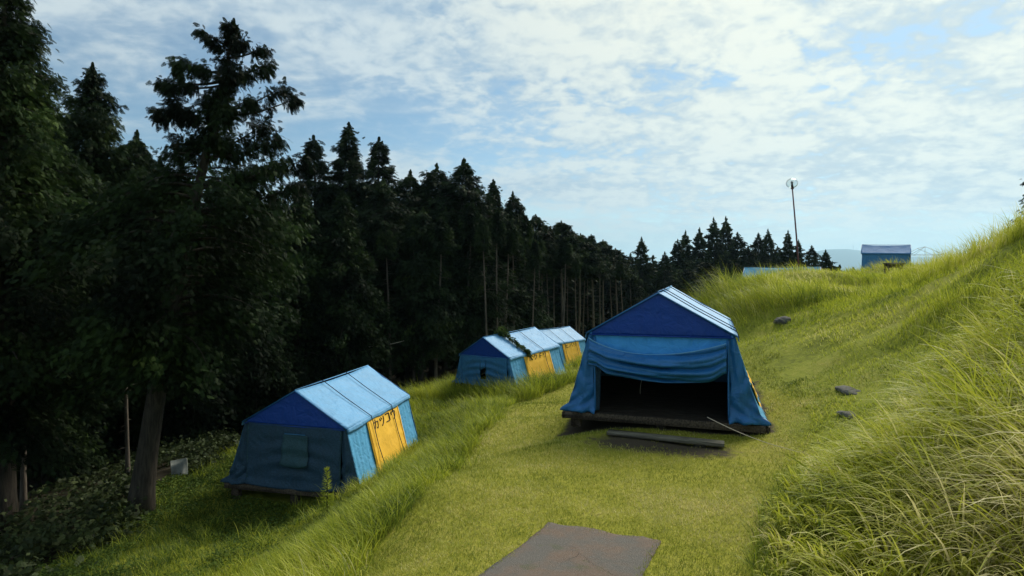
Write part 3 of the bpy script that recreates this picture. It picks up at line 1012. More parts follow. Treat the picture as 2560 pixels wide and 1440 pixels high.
def tree_shape(seed, H, Rw, cb, nb, nleaf, lsize, prof, frond, droop=0.35, up=0.25, lean=(0, 0), clump=0.0, width=0.3, core=0.25, tr=None, spread=0.12, stubs=0, extra=(), lit_tint=0.0):
    """trunk, limbs and foliage arrays of one conifer, base at the origin"""
    rng = np.random.default_rng(seed)
    s = TreeShape()
    tr = tr or H * 0.018 + 0.06
    tt = np.linspace(0, 1, 16)
    bend = np.stack([lean[0] * tt ** 1.05 + 0.006 * H * np.sin(tt * 5 + seed), lean[1] * tt + 0.006 * H * np.cos(tt * 4 + seed)], 1)
    trunkP = np.c_[bend, tt * H * 0.985]
    trunkP[0, 2] = -0.5
    rad = tr * (1 - tt) ** 0.8 + 0.012
    rad[0] *= 1.5
    rad[1] *= 1.12
    tm = MB()
    tm.tube(trunkP, rad, 9)
    for k in range(stubs):
        h = rng.uniform(0.12, cb)
        a = rng.uniform(0, 6.28)
        p = np.array([np.interp(h, tt, trunkP[:, 0]), np.interp(h, tt, trunkP[:, 1]), h * H])
        d = np.array([math.cos(a), math.sin(a), rng.uniform(-.2, .3)])
        L = rng.uniform(0.3, 1.1)
        tm.tube([p, p + d * L * .5, p + d * L + (0, 0, -0.1 * L)], [0.02, 0.014, 0.006], 4)
    s.trunk = tm
    hs = cb + (1 - cb) * np.sort(rng.beta(1.0, 1.15, nb))
    ang = np.arange(nb) * 2.4 + rng.normal(0, 0.5, nb)
    bl = Rw * np.array([prof(max(0, (h - cb) / (1 - cb))) for h in hs]) * rng.uniform(0.62, 1.12, nb)
    lm = MB()
    P, D, OUT = [], [], []
    cnt = np.maximum(3, (nleaf * bl / bl.sum())).astype(int)
    for h, a, L, c in zip(hs, ang, bl, cnt):
        o = np.array([np.interp(h, tt, trunkP[:, 0]), np.interp(h, tt, trunkP[:, 1]), h * H])
        d = np.array([math.cos(a), math.sin(a), 0.0])
        sd = np.array([-d[1], d[0], 0.0])
        u1, dr = up * rng.uniform(0.6, 1.4), droop * rng.uniform(0.6, 1.4)
        crv = rng.normal(0, 0.15)

        def path(t):
            t = t[:, None]
            return o + d * L * t + sd * L * crv * t * t + np.array([0, 0, 1.0]) * L * (u1 * t - dr * t * t)
        q = path(np.linspace(0, 0.95, 6))
        lm.tube(q, np.linspace(max(0.012, 0.018 * L + 0.006), 0.005, 6), 4, False)
        t = rng.beta(1.5, 1.05, c)
        if clump > 0:
            cc = np.array([0.45, 0.72, 0.98])[:max(1, int(1 + L / 0.6))]
            t = cc[rng.integers(0, len(cc), c)] + rng.normal(0, 0.07, c)
            t = np.clip(t, 0.1, 1.08)
        sg = spread * (0.5 + 0.5 * L) * (1 - 0.3 * t)
        off = rng.normal(size=(c, 3)) * sg[:, None] * np.array([1, 1, 0.7])
        off[:, 2] -= np.abs(rng.normal(size=c)) * sg * 1.1
        P.append(path(t) + off)
        D.append(d * rng.uniform(0.3, 1.0, (c, 1)) + sd * rng.normal(0, 0.55, (c, 1)) + np.array([0, 0, -1.0]) * rng.uniform(-0.15, 1.0, (c, 1)))
        OUT.append(np.full(c, 1.0))
    for (h, ex, ez, ey, c, sg) in extra:
        # hand-set limbs: start height, end x, end z, end y, leaves, clump size
        o = np.array([np.interp(h / H, tt, trunkP[:, 0]), np.interp(h / H, tt, trunkP[:, 1]), h])
        e = np.array([ex, ey, ez])
        q = np.linspace(0, 1, 6)[:, None]
        ln = np.linalg.norm(e - o)
        lm.tube(o + (e - o) * q + np.array([0, 0, 1.0]) * (-0.10 * ln) * np.sin(q * math.pi) * 0.7, np.linspace(0.02 + 0.012 * ln, 0.008, 6), 5, False)
        nc = 2 + int(ln * 1.8)
        tc = np.concatenate([[1.0, 1.0], rng.uniform(0.35, 1.0, nc)])
        cc = o + (e - o) * tc[:, None] + rng.normal(0, sg * 0.6, (len(tc), 3)) * np.array([1, 1, .6])
        pick = rng.integers(0, len(tc), c)
        off = rng.normal(0, sg, (c, 3)) * np.array([.8, .8, .75])
        off[:, 2] -= np.abs(rng.normal(0, sg, c)) * 0.8
        P.append(cc[pick] + off)
        dd = (e - o) / (ln + 1e-9)
        D.append(dd * rng.uniform(0.1, .8, (c, 1)) + off / sg * 0.3 + np.array([0, 0, -1.0]) * rng.uniform(0.0, 1.1, (c, 1)))
    ncore = int(nleaf * core)
    if ncore:
        h = cb + (1 - cb) * rng.beta(1.0, 1.3, ncore) * 0.97
        rr = Rw * np.array([prof(max(0, (x - cb) / (1 - cb))) for x in h]) * rng.uniform(0.05, 0.55, ncore)
        a = rng.uniform(0, 6.283, ncore)
        P.append(np.stack([np.interp(h, tt, trunkP[:, 0]) + rr * np.cos(a), np.interp(h, tt, trunkP[:, 1]) + rr * np.sin(a), h * H], 1))
        D.append(np.stack([np.cos(a), np.sin(a), rng.uniform(-.9, .3, ncore)], 1))
    # leader tuft
    k = max(8, nleaf // 120)
    q = rng.random(k)
    P.append(np.stack([trunkP[-1, 0] + rng.normal(0, 1, k) * (1 - q) * 0.012 * H, trunkP[-1, 1] + rng.normal(0, 1, k) * (1 - q) * 0.012 * H, H * (0.945 + 0.055 * q)], 1))
    D.append(np.c_[rng.normal(0, 0.45, (k, 2)) * (1.1 - q)[:, None], np.ones(k)])
    P, D = np.concatenate(P), np.concatenate(D)
    sz = lsize * rng.uniform(0.6, 1.35, len(P))
    sz[-k:] *= 0.8
    V, F, own = leaves(P, D, sz, rng, frond, width)
    # new growth is paler and sits in patches of the crown
    patch = fbm(P[:, 0] * 1.1 + P[:, 1] * 0.9 + seed, P[:, 2] * 0.8, seed, 2)
    tint = np.clip(0.22 + 0.9 * (patch - 0.42) + rng.normal(0, 0.10, len(P)), 0, 1)
    s.leaf = (V, F, np.clip(tint + lit_tint, 0, 1)[own])  # the added lift paints sunlit foliage into the whole crown's colour
    s.limb = lm
    return s


def tree_mesh(s, name, leafm, barkm):
    """first tree of a shape: an Empty with trunk, limbs and crown under it"""
    root = empty(name)
    s.trunk.build('trunk', barkm, root, True)
    s.limb.build('limbs', barkm, root, True)
    V, F, t = s.leaf
    mk('crown', V, [F], leafm, root, tint=t)
    return root


def copy_tree(root):
    c = root.copy()
    COL.objects.link(c)
    for ch in list(root.children):
        d = ch.copy()
        COL.objects.link(d)
        d.parent = c
    return c


tip = lambda a: lambda h: max(0.02, (1 - h) / ((1 - h) + a) * (1 + a) * (0.72 + 0.28 * min(1, h * 6)))
cone = lambda p: lambda h: max(0.03, (1 - h) ** p * (0.75 + 0.25 * min(1, h * 6)))
dome = lambda h: max(0.03, (1 - h) ** 0.48 * (0.6 + 0.4 * min(1, h * 3.5)))
egg = lambda h: max(0.03, (1 - h) ** 0.62 * (0.55 + 0.45 * min(1, h * 3.5)))
tops = lambda h: max(0.05, (1 - h) ** 0.5 * (0.7 + 0.3 * math.sin(h * 21) ** 2))


def place(root, pxx, ptop, Y, H0, label, cat, group, rz=0, zb=None, wide=1.0):
    """stand a tree at distance Y under the picture column pxx, tall enough for its tip to reach row ptop"""
    x = (pxx - 1280) / FPX * Y
    zt = (HOR - ptop) / FPX * Y
    zb = float(height(np.array([x]), np.array([Y]))[0]) if zb is None else zb
    k = (zt - zb) / H0
    root.location = (x, Y, zb)
    root.scale = (k * wide, k * wide, k)
    root.rotation_euler = (0, 0, rz)
    tag(root, label, cat, group)
    return root


WOOD = 'conifers at the edge of the dark wood'
# --- the three big trees at the left
s = tree_shape(101, 12.0, 2.6, 0.16, 150, 46000, 0.12, egg, True, 0.45, 0.3, (0.25, 0.0), 0.5, core=0.25, spread=0.17, tr=0.24, lit_tint=0.10)
a = tree_mesh(s, 'cypress_tree', M['cypress'], M['bark'])
place(a, -12, -95, 11.3, 12.0, 'huge cypress at the left border, its top cut off by the frame', 'tree', WOOD, 0.4)
s = tree_shape(102, 12.0, 2.7, 0.14, 170, 36000, 0.14, tip(0.8), True, 0.10, 0.42, (0.1, 0), 0.0, core=0.3, spread=0.13, tr=0.2)
b = tree_mesh(s, 'cypress_tree', M['cedar'], M['bark'])
place(b, 222, 160, 17.0, 12.0, 'broad pointed cypress with feathery tip right of the border tree', 'tree', WOOD, 1.0)
RZ = lambda y: (HOR - y) / FPX * 12.2 + 5.25
RX = lambda x: (x - 345) / FPX * 12.2
raglimbs = [(RZ(ys), RX(xe), RZ(ye), dy, int(n * 0.8), sg * 0.66) for ys, xe, ye, dy, n, sg in (
    (95, 565, 62, 0, 420, .10), (110, 520, 85, .1, 200, .09), (120, 610, 100, -.1, 260, .11), (130, 648, 104, .2, 160, .09), (100, 502, 70, 0, 80, .06),
    (165, 432, 150, .2, 300, .13), (170, 480, 160, -.2, 320, .13), (190, 398, 190, .1, 200, .09), (200, 445, 215, -.2, 300, .13), (180, 645, 145, .3, 420, .14), (205, 600, 180, -.3, 420, .15),
    (270, 690, 205, .2, 260, .12), (275, 722, 240, .1, 330, .12), (260, 640, 250, -.3, 260, .11), (280, 385, 268, .2, 480, .15), (300, 455, 262, -.2, 520, .17), (260, 520, 240, .2, 420, .15),
    (330, 560, 210, .0, 500, .15), (350, 575, 280, -.2, 600, .17), (370, 640, 300, .2, 560, .18), (380, 690, 345, -.1, 520, .17), (450, 742, 388, .2, 420, .14), (460, 700, 410, -.3, 520, .17),
    (480, 660, 390, .4, 520, .2), (420, 430, 330, .3, 520, .2), (500, 742, 455, 0, 300, .12))]
rag = lambda h: (0.62 + 0.38 * min(1, h * 2.5)) if h < 0.5 else max(0.05, 1.0 - (h - 0.5) / 0.22 * 0.95)
s = tree_shape(103, 11.0, 2.35, 0.27, 120, 30000, 0.125, rag, True, 0.5, 0.3, (1.9, 0.2), 0.8, core=0.0, spread=0.17, tr=0.22, extra=raglimbs)
c = tree_mesh(s, 'cypress_tree', M['cypress'], M['bark'])
place(c, 345, 42, 11.2, 11.0, 'tall ragged cypress leaning right, sky showing through its clumpy top', 'tree', WOOD, 0.0, zb=-4.98)
# --- spare shapes that the rest of the wood is copied from
kinds = {
    'spire': tree_shape(201, 16, 2.1, 0.22, 170, 15000, 0.23, tip(0.45), True, 0.22, 0.30, (0.15, 0), 0.45, core=0.3, spread=0.12, tr=0.22, stubs=8),
    'full': tree_shape(202, 14, 3.0, 0.16, 180, 19000, 0.23, tip(0.30), True, 0.40, 0.28, (0.2, 0.1), 0.4, core=0.3, spread=0.15, tr=0.22, stubs=4),
    'full2': tree_shape(212, 14, 3.1, 0.2, 150, 18000, 0.24, dome, True, 0.5, 0.26, (-0.25, 0.2), 0.55, core=0.3, spread=0.18, tr=0.22, stubs=6),
    'spire2': tree_shape(211, 16, 2.2, 0.25, 140, 13000, 0.24, tip(0.38), True, 0.3, 0.36, (-0.2, 0.1), 0.7, core=0.22, spread=0.15, tr=0.2, stubs=10),
    'hang': tree_shape(203, 13, 2.9, 0.10, 160, 24000, 0.20, egg, True, 0.65, 0.25, (-0.2, 0.1), 0.7, core=0.3, spread=0.19, tr=0.2),
    'pole': tree_shape(204, 17, 2.5, 0.68, 70, 8000, 0.27, dome, True, 0.3, 0.3, (-0.5, 0.1), 0.5, core=0.35, spread=0.16, tr=0.16, stubs=26),
    'pole2': tree_shape(205, 17, 2.2, 0.62, 80, 8500, 0.26, tip(0.35), True, 0.25, 0.32, (0.3, 0.1), 0.5, core=0.35, spread=0.15, tr=0.15, stubs=22),
    'stem': tree_shape(208, 17, 1.5, 0.80, 40, 3500, 0.26, egg, True, 0.3, 0.3, (-0.35, 0.1), 0.4, core=0.3, spread=0.14, tr=0.13, stubs=22),
    'far': tree_shape(206, 16, 2.7, 0.12, 130, 12000, 0.36, tip(0.42), False, 0.2, 0.34, (0, 0), 0.4, core=0.35, spread=0.13, tr=0.2, width=0.4),
    'far2': tree_shape(207, 16, 3.0, 0.12, 110, 11000, 0.38, tip(0.35), False, 0.3, 0.35, (0.2, 0), 0.6, core=0.35, spread=0.17, tr=0.2, width=0.4),
}
H0 = dict(stem=17, spire=16, spire2=16, full=14, full2=14, hang=13, pole=17, pole2=17, far=16, far2=16)
first = {}


def grow(kind, pxx, ptop, Y, label, group=WOOD, rz=0.0, wide=1.0, zb=None):
    nm = {'spire': 'cedar_tree', 'full': 'cedar_tree', 'spire2': 'cedar_tree', 'full2': 'cedar_tree', 'hang': 'cypress_tree', 'pole': 'plantation_cedar', 'stem': 'plantation_cedar', 'pole2': 'plantation_cedar', 'far': 'cedar_tree', 'far2': 'cedar_tree'}[kind]
    if kind not in first:
        first[kind] = t = tree_mesh(kinds[kind], nm, M['cypress'] if kind == 'hang' else M['cedar'], M['bark_pale'] if kind in ('pole', 'pole2', 'stem') else M['bark'])
    else:
        t = copy_tree(first[kind])
    return place(t, pxx, ptop, Y, H0[kind], label, 'tree', group, rz, zb, wide)


# edge of the wood, left to right
grow('full', 335, 330, 20, 'dark rounded cedar filling the gap between the two tallest cypresses', rz=1.0)
grow('hang', 120, 420, 15.5, 'drooping cypress in deep shade low behind the border tree', rz=2.2)
grow('hang', 470, 470, 19, 'shaded cypress tucked behind the trunk of the ragged leaning cypress', rz=0.3)
grow('hang', 640, 505, 20.5, 'drooping cypress right of the ragged tree, its fronds hanging in curtains', rz=4.0)
grow('spire2', 790, 342, 31, 'leftmost of the three slim cedar spires, the shorter and looser one', rz=0.2, wide=1.3)
grow('spire', 868, 308, 32, 'tallest and middle one of the three slim cedar spires', rz=1.9, wide=1.3)
grow('spire2', 940, 348, 32, 'rightmost of the three slim cedar spires, with notched sides', rz=3.6, wide=1.3)
grow('hang', 745, 470, 23, 'bushy drooping cypress standing below the leftmost slim spire', rz=5.1, wide=1.1)
grow('hang', 868, 482, 24, 'bushy drooping cypress standing below the tallest slim spire', rz=1.2, wide=1.1)
grow('full', 968, 450, 28, 'dense cedar standing below the rightmost slim spire', rz=2.7, wide=1.2)
grow('full', 1022, 428, 31, 'blunt topped dense cedar just right of the three slim spires', rz=0.7, wide=1.2)
grow('full2', 1080, 416, 32, 'dense cedar with a ragged double top in the middle of the wood', rz=3.1, wide=1.25)
grow('full', 1152, 402, 31, 'broad dense cedar with a domed point, highest right of the spires', rz=5.0, wide=1.3)
grow('full2', 1050, 520, 27, 'lower dense cedar in front of the ragged double top', rz=4.4)
grow('spire', 1232, 450, 33, 'narrow cedar sloping down right of the broad domed cedar', rz=2.2, wide=1.3)
grow('full2', 1290, 484, 35, 'round shouldered cedar at the right end of the tall block', rz=1.1, wide=1.0)
grow('full', 1180, 505, 30, 'dense cedar whose crown stands in front of the broad domed cedar', rz=0.4)
grow('full2', 1110, 520, 29.5, 'dense cedar standing left of the broad domed cedar, crown reaching low', rz=4.9)
grow('pole2', 1328, 538, 38, 'first slim plantation cedar where the skyline drops, pale leaning trunk', rz=0.0, wide=1.5)
grow('pole2', 1357, 560, 41, 'second slim plantation cedar down the falling skyline', rz=1.3, wide=1.4)
grow('pole', 1402, 555, 40, 'round headed plantation cedar on a clear pale trunk', rz=2.0, wide=1.4)
grow('pole', 1442, 586, 44, 'short headed plantation cedar right of the round headed one', rz=2.9, wide=1.4)
grow('pole2', 1482, 588, 47, 'pointed plantation cedar above the left eave of the open tent', rz=3.8, wide=1.4)
grow('pole', 1512, 600, 50, 'plantation cedar with loose top above the open tent roof', rz=5.5, wide=1.3)
grow('pole', 1545, 622, 52, 'low plantation cedar left of the lone dark spire', rz=0.9, wide=1.4)
grow('far', 1604, 596, 58, 'lone dark spire standing above the ridge of the open tent', rz=0.0)
grow('far2', 1575, 635, 55, 'low bushy cedar at the foot of the lone dark spire, left', rz=1.0)
grow('far2', 1662, 632, 58, 'low pointed cedar right of the lone dark spire', rz=2.0)
SKY = 'distant cedars on the skyline behind the open tent'
for k, (x, y, Y, kd, lab, wd) in enumerate([
        (1692, 602, 64, 'far2', 'small round cedar left of the row of dark skyline cedars', .7),
        (1712, 580, 66, 'far', 'first pointed cedar from the left in the skyline row', .85),
        (1749, 573, 66, 'far', 'second pointed cedar from the left in the skyline row', .85),
        (1786, 548, 68, 'far', 'left one of the two tallest twin skyline cedars', .8),
        (1814, 546, 70, 'far', 'right one of the two tallest twin skyline cedars', .8),
        (1845, 585, 70, 'far2', 'broad rounded cedar leaning on the twin skyline cedars', .8),
        (1898, 586, 72, 'far2', 'gappy round skyline cedar between the twins and the lamp', .65),
        (1921, 577, 72, 'far', 'pointed gappy skyline cedar left of the lamp post', .8),
        (1969, 578, 52, 'far', 'pointed cedar just left of the foot of the lamp post', .8),
        (1996, 601, 52, 'far', 'small cedar whose tip hides the foot of the lamp post', .75),
        (2030, 616, 54, 'far2', 'low rounded cedar right of the lamp post', .75),
        (2064, 626, 54, 'far', 'last cedar at the right end of the skyline beside the blue mountain', 1.0),
        (1870, 618, 66, 'far2', 'low cedar behind the mound between the taller skyline cedars', .8),
        (1946, 618, 60, 'far2', 'low cedar filling the dip left of the lamp post', .8),
        (1765, 650, 58, 'far2', 'low bushy cedar at the foot of the skyline row, left', 1.2),
        (1720, 668, 54, 'far2', 'low bushy cedar above the right eave of the open tent', 1.2),
        (1830, 650, 58, 'far2', 'low bushy cedar below the twin skyline cedars', 1.2)]):
    grow(kd, x, y, Y, lab, SKY, k * 1.7, wd * (1.12 if kd == 'far' else 1.7))
# bare trunks standing inside the wood
STEM = 'bare cedar trunks inside the wood'
rng = np.random.default_rng(77)
stems = [(1330, 30.5), (1345, 36), (1372, 38), (1385, 44), (1408, 37), (1418, 45), (1440, 39), (1458, 46), (1500, 44), (1530, 48), (1557, 47), (1243, 29), (1262, 31), (1285, 33),
         (1306, 35), (1216, 28), (1165, 29), (1092, 27), (1036, 27), (975, 26), (1226, 34), (1395, 50), (1580, 54), (1470, 52)]
for k, (x, Y) in enumerate(stems):
    sky = np.interp(x, [900, 1150, 1290, 1330, 1400, 1482, 1545, 1700], [520, 500, 510, 560, 580, 610, 640, 650])
    grow('stem', x, sky + rng.uniform(5, 50), Y, 'bare pale trunk deep in the wood behind the tents', STEM, rng.uniform(0, 6), rng.uniform(0.8, 1.3))
# the border trunks in the shade at the left
grow('pole2', 62, 500, 12.6, 'thin trunk rising from the shaded undergrowth at the far left', STEM, 1.0, 0.9)
grow('pole2', 318, 520, 13.8, 'thin trunk just left of the big leaning trunk', STEM, 2.0, 0.8)
# tree at the right frame edge on the hill
s = tree_shape(301, 5.0, 1.3, 0.1, 40, 900, 0.22, egg, True, 0.2, 0.4, (0, 0), 0.6, core=0.1, spread=0.15, tr=0.08)
a = tree_mesh(s, 'cedar_tree', M['cedar'], M['bark'])
place(a, 2600, 395, 19.0, 5.0, 'small tree at the right border just entering the frame above the hill', 'tree', None, 0.4)

# the depth of the wood behind the edge trees
def build_wood():
    rng = np.random.default_rng(5)
    s = tree_shape(401, 15, 2.9, 0.06, 60, 900, 1.1, egg, False, 0.4, 0.3, core=0.9, spread=0.2, width=0.5)
    Vl, Fl, Tl = s.leaf
    V, F, T, n = [], [], [], 0
    row = [(-14, 13.5), (-13.5, 17.5), (-12, 22.5), (-15.5, 20), (-11, 25.5), (-9.2, 30.5), (-6.5, 34), (-4.2, 36.5), (-13, 28), (-1.2, 41.5), (1.6, 45.5), (4.4, 49.5), (7, 53), (10, 56), (13, 59)]
    pts = []
    for (x, y) in row:
        for k in range(4):
            pts.append((x - k * 3.6 + rng.normal(0, .7), y + k * 3.2 + rng.normal(0, .7)))
    for k in range(40):
        pts.append((17 + k * 0.95 + rng.normal(0, .6) - 6, 74 + rng.normal(0, 2)))
    for (x, y) in pts:
        z = float(height(np.array([x]), np.array([y]))[0])
        # stay below the skyline that the edge trees draw
        pxx = 1280 + FPX * x / y
        top = np.interp(pxx, [-200, 0, 200, 420, 600, 760, 1000, 1160, 1290, 1400, 1560, 1700, 1900, 2060, 2200], [150, 200, 330, 430, 520, 480, 500, 490, 560, 620, 655, 640, 632, 652, 690]) + rng.uniform(0, 40)
        k = max(0.25, ((HOR - top) / FPX * y - z) / 15)
        a = rng.uniform(0, 6.28)
        c, sn = math.cos(a), math.sin(a)
        W = Vl @ np.array([[c, sn, 0], [-sn, c, 0], [0, 0, 1]]) * np.array([max(k, .7), max(k, .7), k]) + (x, y, z)
        V.append(W)
        F.append(Fl + n)
        T.append(Tl * 0.7)
        n += len(W)
    o = mk('forest', np.concatenate(V), [np.concatenate(F)], M['cedar'], None, tint=np.concatenate(T))
    tag(o, 'dark depth of the conifer wood behind the edge trees', None, None, 'stuff')


build_wood()


def build_undergrowth():
    rng = np.random.default_rng(9)
    N = 20000
    y = rng.uniform(6.5, 26, N)
    x = xf(y) + 0.6 - rng.exponential(2.0, N)
    x += rng.normal(0, 0.25, N)
    ok = (x > -1.05 * y) & (fbm(x * 0.8, y * 0.8, 21) > 0.47)
    x, y = x[ok], y[ok]
    z = height(x, y)
    hgt = rng.uniform(0.02, 0.45, len(x)) * (0.4 + fbm(x, y, 23))
    P = np.stack([x, y, z + hgt], 1)
    a = rng.uniform(0, 6.283, len(x))
    D = np.stack([np.cos(a), np.sin(a), rng.uniform(-0.4, 0.7, len(x))], 1)
    V, F, own = leaves(P, D, rng.uniform(0.08, 0.18, len(x)), rng, True)
    V2, F2, own2 = leaves(P + rng.normal(0, .1, P.shape), D + rng.normal(0, .5, D.shape), rng.uniform(0.06, 0.12, len(x)), rng, False, 0.7)
    t = np.clip(rng.normal(0.45, 0.2, len(x)), 0, 1)
    o = mk('undergrowth', np.concatenate([V, V2]), [F, F2 + len(V)], M['under'], None, tint=np.concatenate([t[own], t[own2]]))
    tag(o, 'ferns and low leafy plants along the shaded edge of the wood', None, None, 'stuff')


build_undergrowth()


# ------------------------------------------------------------------ grass
def blades(x, y, L, w, head, th0, th1, tint, K, rng, zoff=-0.01):
    """ribbon blades: start leaning th0 from upright, bending by th1 towards heading"""
    n = len(x)
    z = height(x, y) + zoff
    p = np.stack([x, y, z], 1)
    hd = np.stack([np.cos(head), np.sin(head), np.zeros(n)], 1)
    tw = head + math.pi / 2 + rng.normal(0, 0.5, n)
    sd = np.stack([np.cos(tw), np.sin(tw), rng.normal(0, .15, n)], 1)
    V = np.empty((n, 2 * K + 1, 3))
    for k in range(K):
        t = k / K
        ww = (w * (1 - t ** 1.6) * (0.75 + 0.5 * min(1, t * 2.5)))[:, None] * 0.5
        V[:, 2 * k] = p - sd * ww
        V[:, 2 * k + 1] = p + sd * ww
        th = th0 + th1 * ((k + 0.5) / K) ** 1.2
        p = p + (hd * np.sin(th)[:, None] + np.array([0, 0, 1.0]) * np.cos(th)[:, None]) * (L / K)[:, None]
    V[:, 2 * K] = p
    base = (np.arange(n) * (2 * K + 1))[:, None]
    F4 = np.concatenate([base + np.array([2 * k, 2 * k + 1, 2 * k + 3, 2 * k + 2]) for k in range(K - 1)]) if K > 1 else np.zeros((0, 4), int)
    F3 = base + np.array([2 * K - 2, 2 * K - 1, 2 * K])
    return V.reshape(-1, 3), F4, F3, np.repeat(tint, 2 * K + 1)


def in_tents(x, y, pad=0.0):
    ins = np.zeros(len(x), bool)
    for (tx, ty, yaw, hw, L) in TENTS:
        dx, dy = x - tx, y - ty
        lx = dx * math.cos(yaw) - dy * math.sin(yaw)
        ly = dx * math.sin(yaw) + dy * math.cos(yaw)
        ins |= (np.abs(lx) < hw + pad) & (ly > -pad) & (ly < L + pad)
    return ins


def by_back_tents(x, y, pad):
    ins = np.zeros(len(x), bool)
    for (tx, ty, yaw, hw, L) in TENTS[2:4]:
        dx, dy = x - tx, y - ty
        lx = dx * math.cos(yaw) - dy * math.sin(yaw)
        ly = dx * math.sin(yaw) + dy * math.cos(yaw)
        ins |= (np.abs(lx) < hw + pad) & (ly > -pad) & (ly < L + pad)
    return ins


def scatter(n, x0, x1, y0, y1, rng, near, power):
    """random spots, thinned out with distance; returns x, y and the width gain that makes up for it"""
    y = y0 + (y1 - y0) * rng.random(n)
    x = x0 + (x1 - x0) * rng.random(n)
    p = np.minimum(1, (near / np.maximum(y, .1)) ** power)
    ok = (rng.random(n) < p) & (np.abs(x) < 0.97 * y + 1.2)
    return x[ok], y[ok], (1 / p[ok]) ** 0.5


def build_lawn():
    rng = np.random.default_rng(31)
    x, y, g = scatter(1500000, -2.2, 7.5, 2.8, 34, rng, 4.2, 2.0)
    e = fbm(x * 2.2, y * 2.2, 41) - 0.5
    ok = (x > xl(y) - 0.25 + e * 0.7) & (x < xr(y) + 0.5 + e) & ~in_path(x, y, -0.02 - 0.04 * fbm(x * 7, y * 7, 48)) & ~in_tents(x, y, 0.0) & ~by_back_tents(x, y, 0.8 + e)
    # worn soil in front of the open tent
    worn = worn_at(x, y)
    ok &= rng.random(len(x)) > worn * 1.25 * (0.5 + fbm(x * 3, y * 3, 47))
    x, y, g = x[ok], y[ok], g[ok]
    n = len(x)
    pat = fbm(x * 1.1, y * 1.1, 43)
    L = (0.020 + 0.022 * rng.random(n)) * (0.7 + 0.8 * pat) * np.minimum(1.8, 0.6 + 0.4 * g)
    dry = sstep(fbm(x * 0.55, y * 0.55, 45), 0.5, 0.68) * 0.35 + sstep(0.9 - (x - xl(y)), 0, 0.9) * 0.25 * sstep(fbm(x * 1.8, y * 1.8, 46), .35, .6)
    tint = np.clip(0.34 + dry + 1.1 * (pat - 0.5) + 0.6 * (fbm(x * 4, y * 4, 44) - .5) + rng.normal(0, 0.2, n) , 0, 1)
    V, F4, F3, T = blades(x, y, L, 0.0045 * g, rng.uniform(0, 6.283, n), rng.uniform(0.1, 0.9, n), rng.uniform(0.1, 0.9, n), tint, 2, rng, -0.004)
    o = mk('lawn_grass', V, [F4, F3], M['lawn'], None, tint=T)
    tag(o, 'short mown yellow green grass on the terrace', 'grass', None, 'stuff')
    print('lawn', n)


BENCH = px(2236, 664, 24.2)


def near_bench(x, y):
    dx, dy = x - BENCH[0], y - BENCH[1]
    return (np.abs(dx + 0.35 * dy) < 0.55) & (dy > -1.6) & (dy < 0.3)


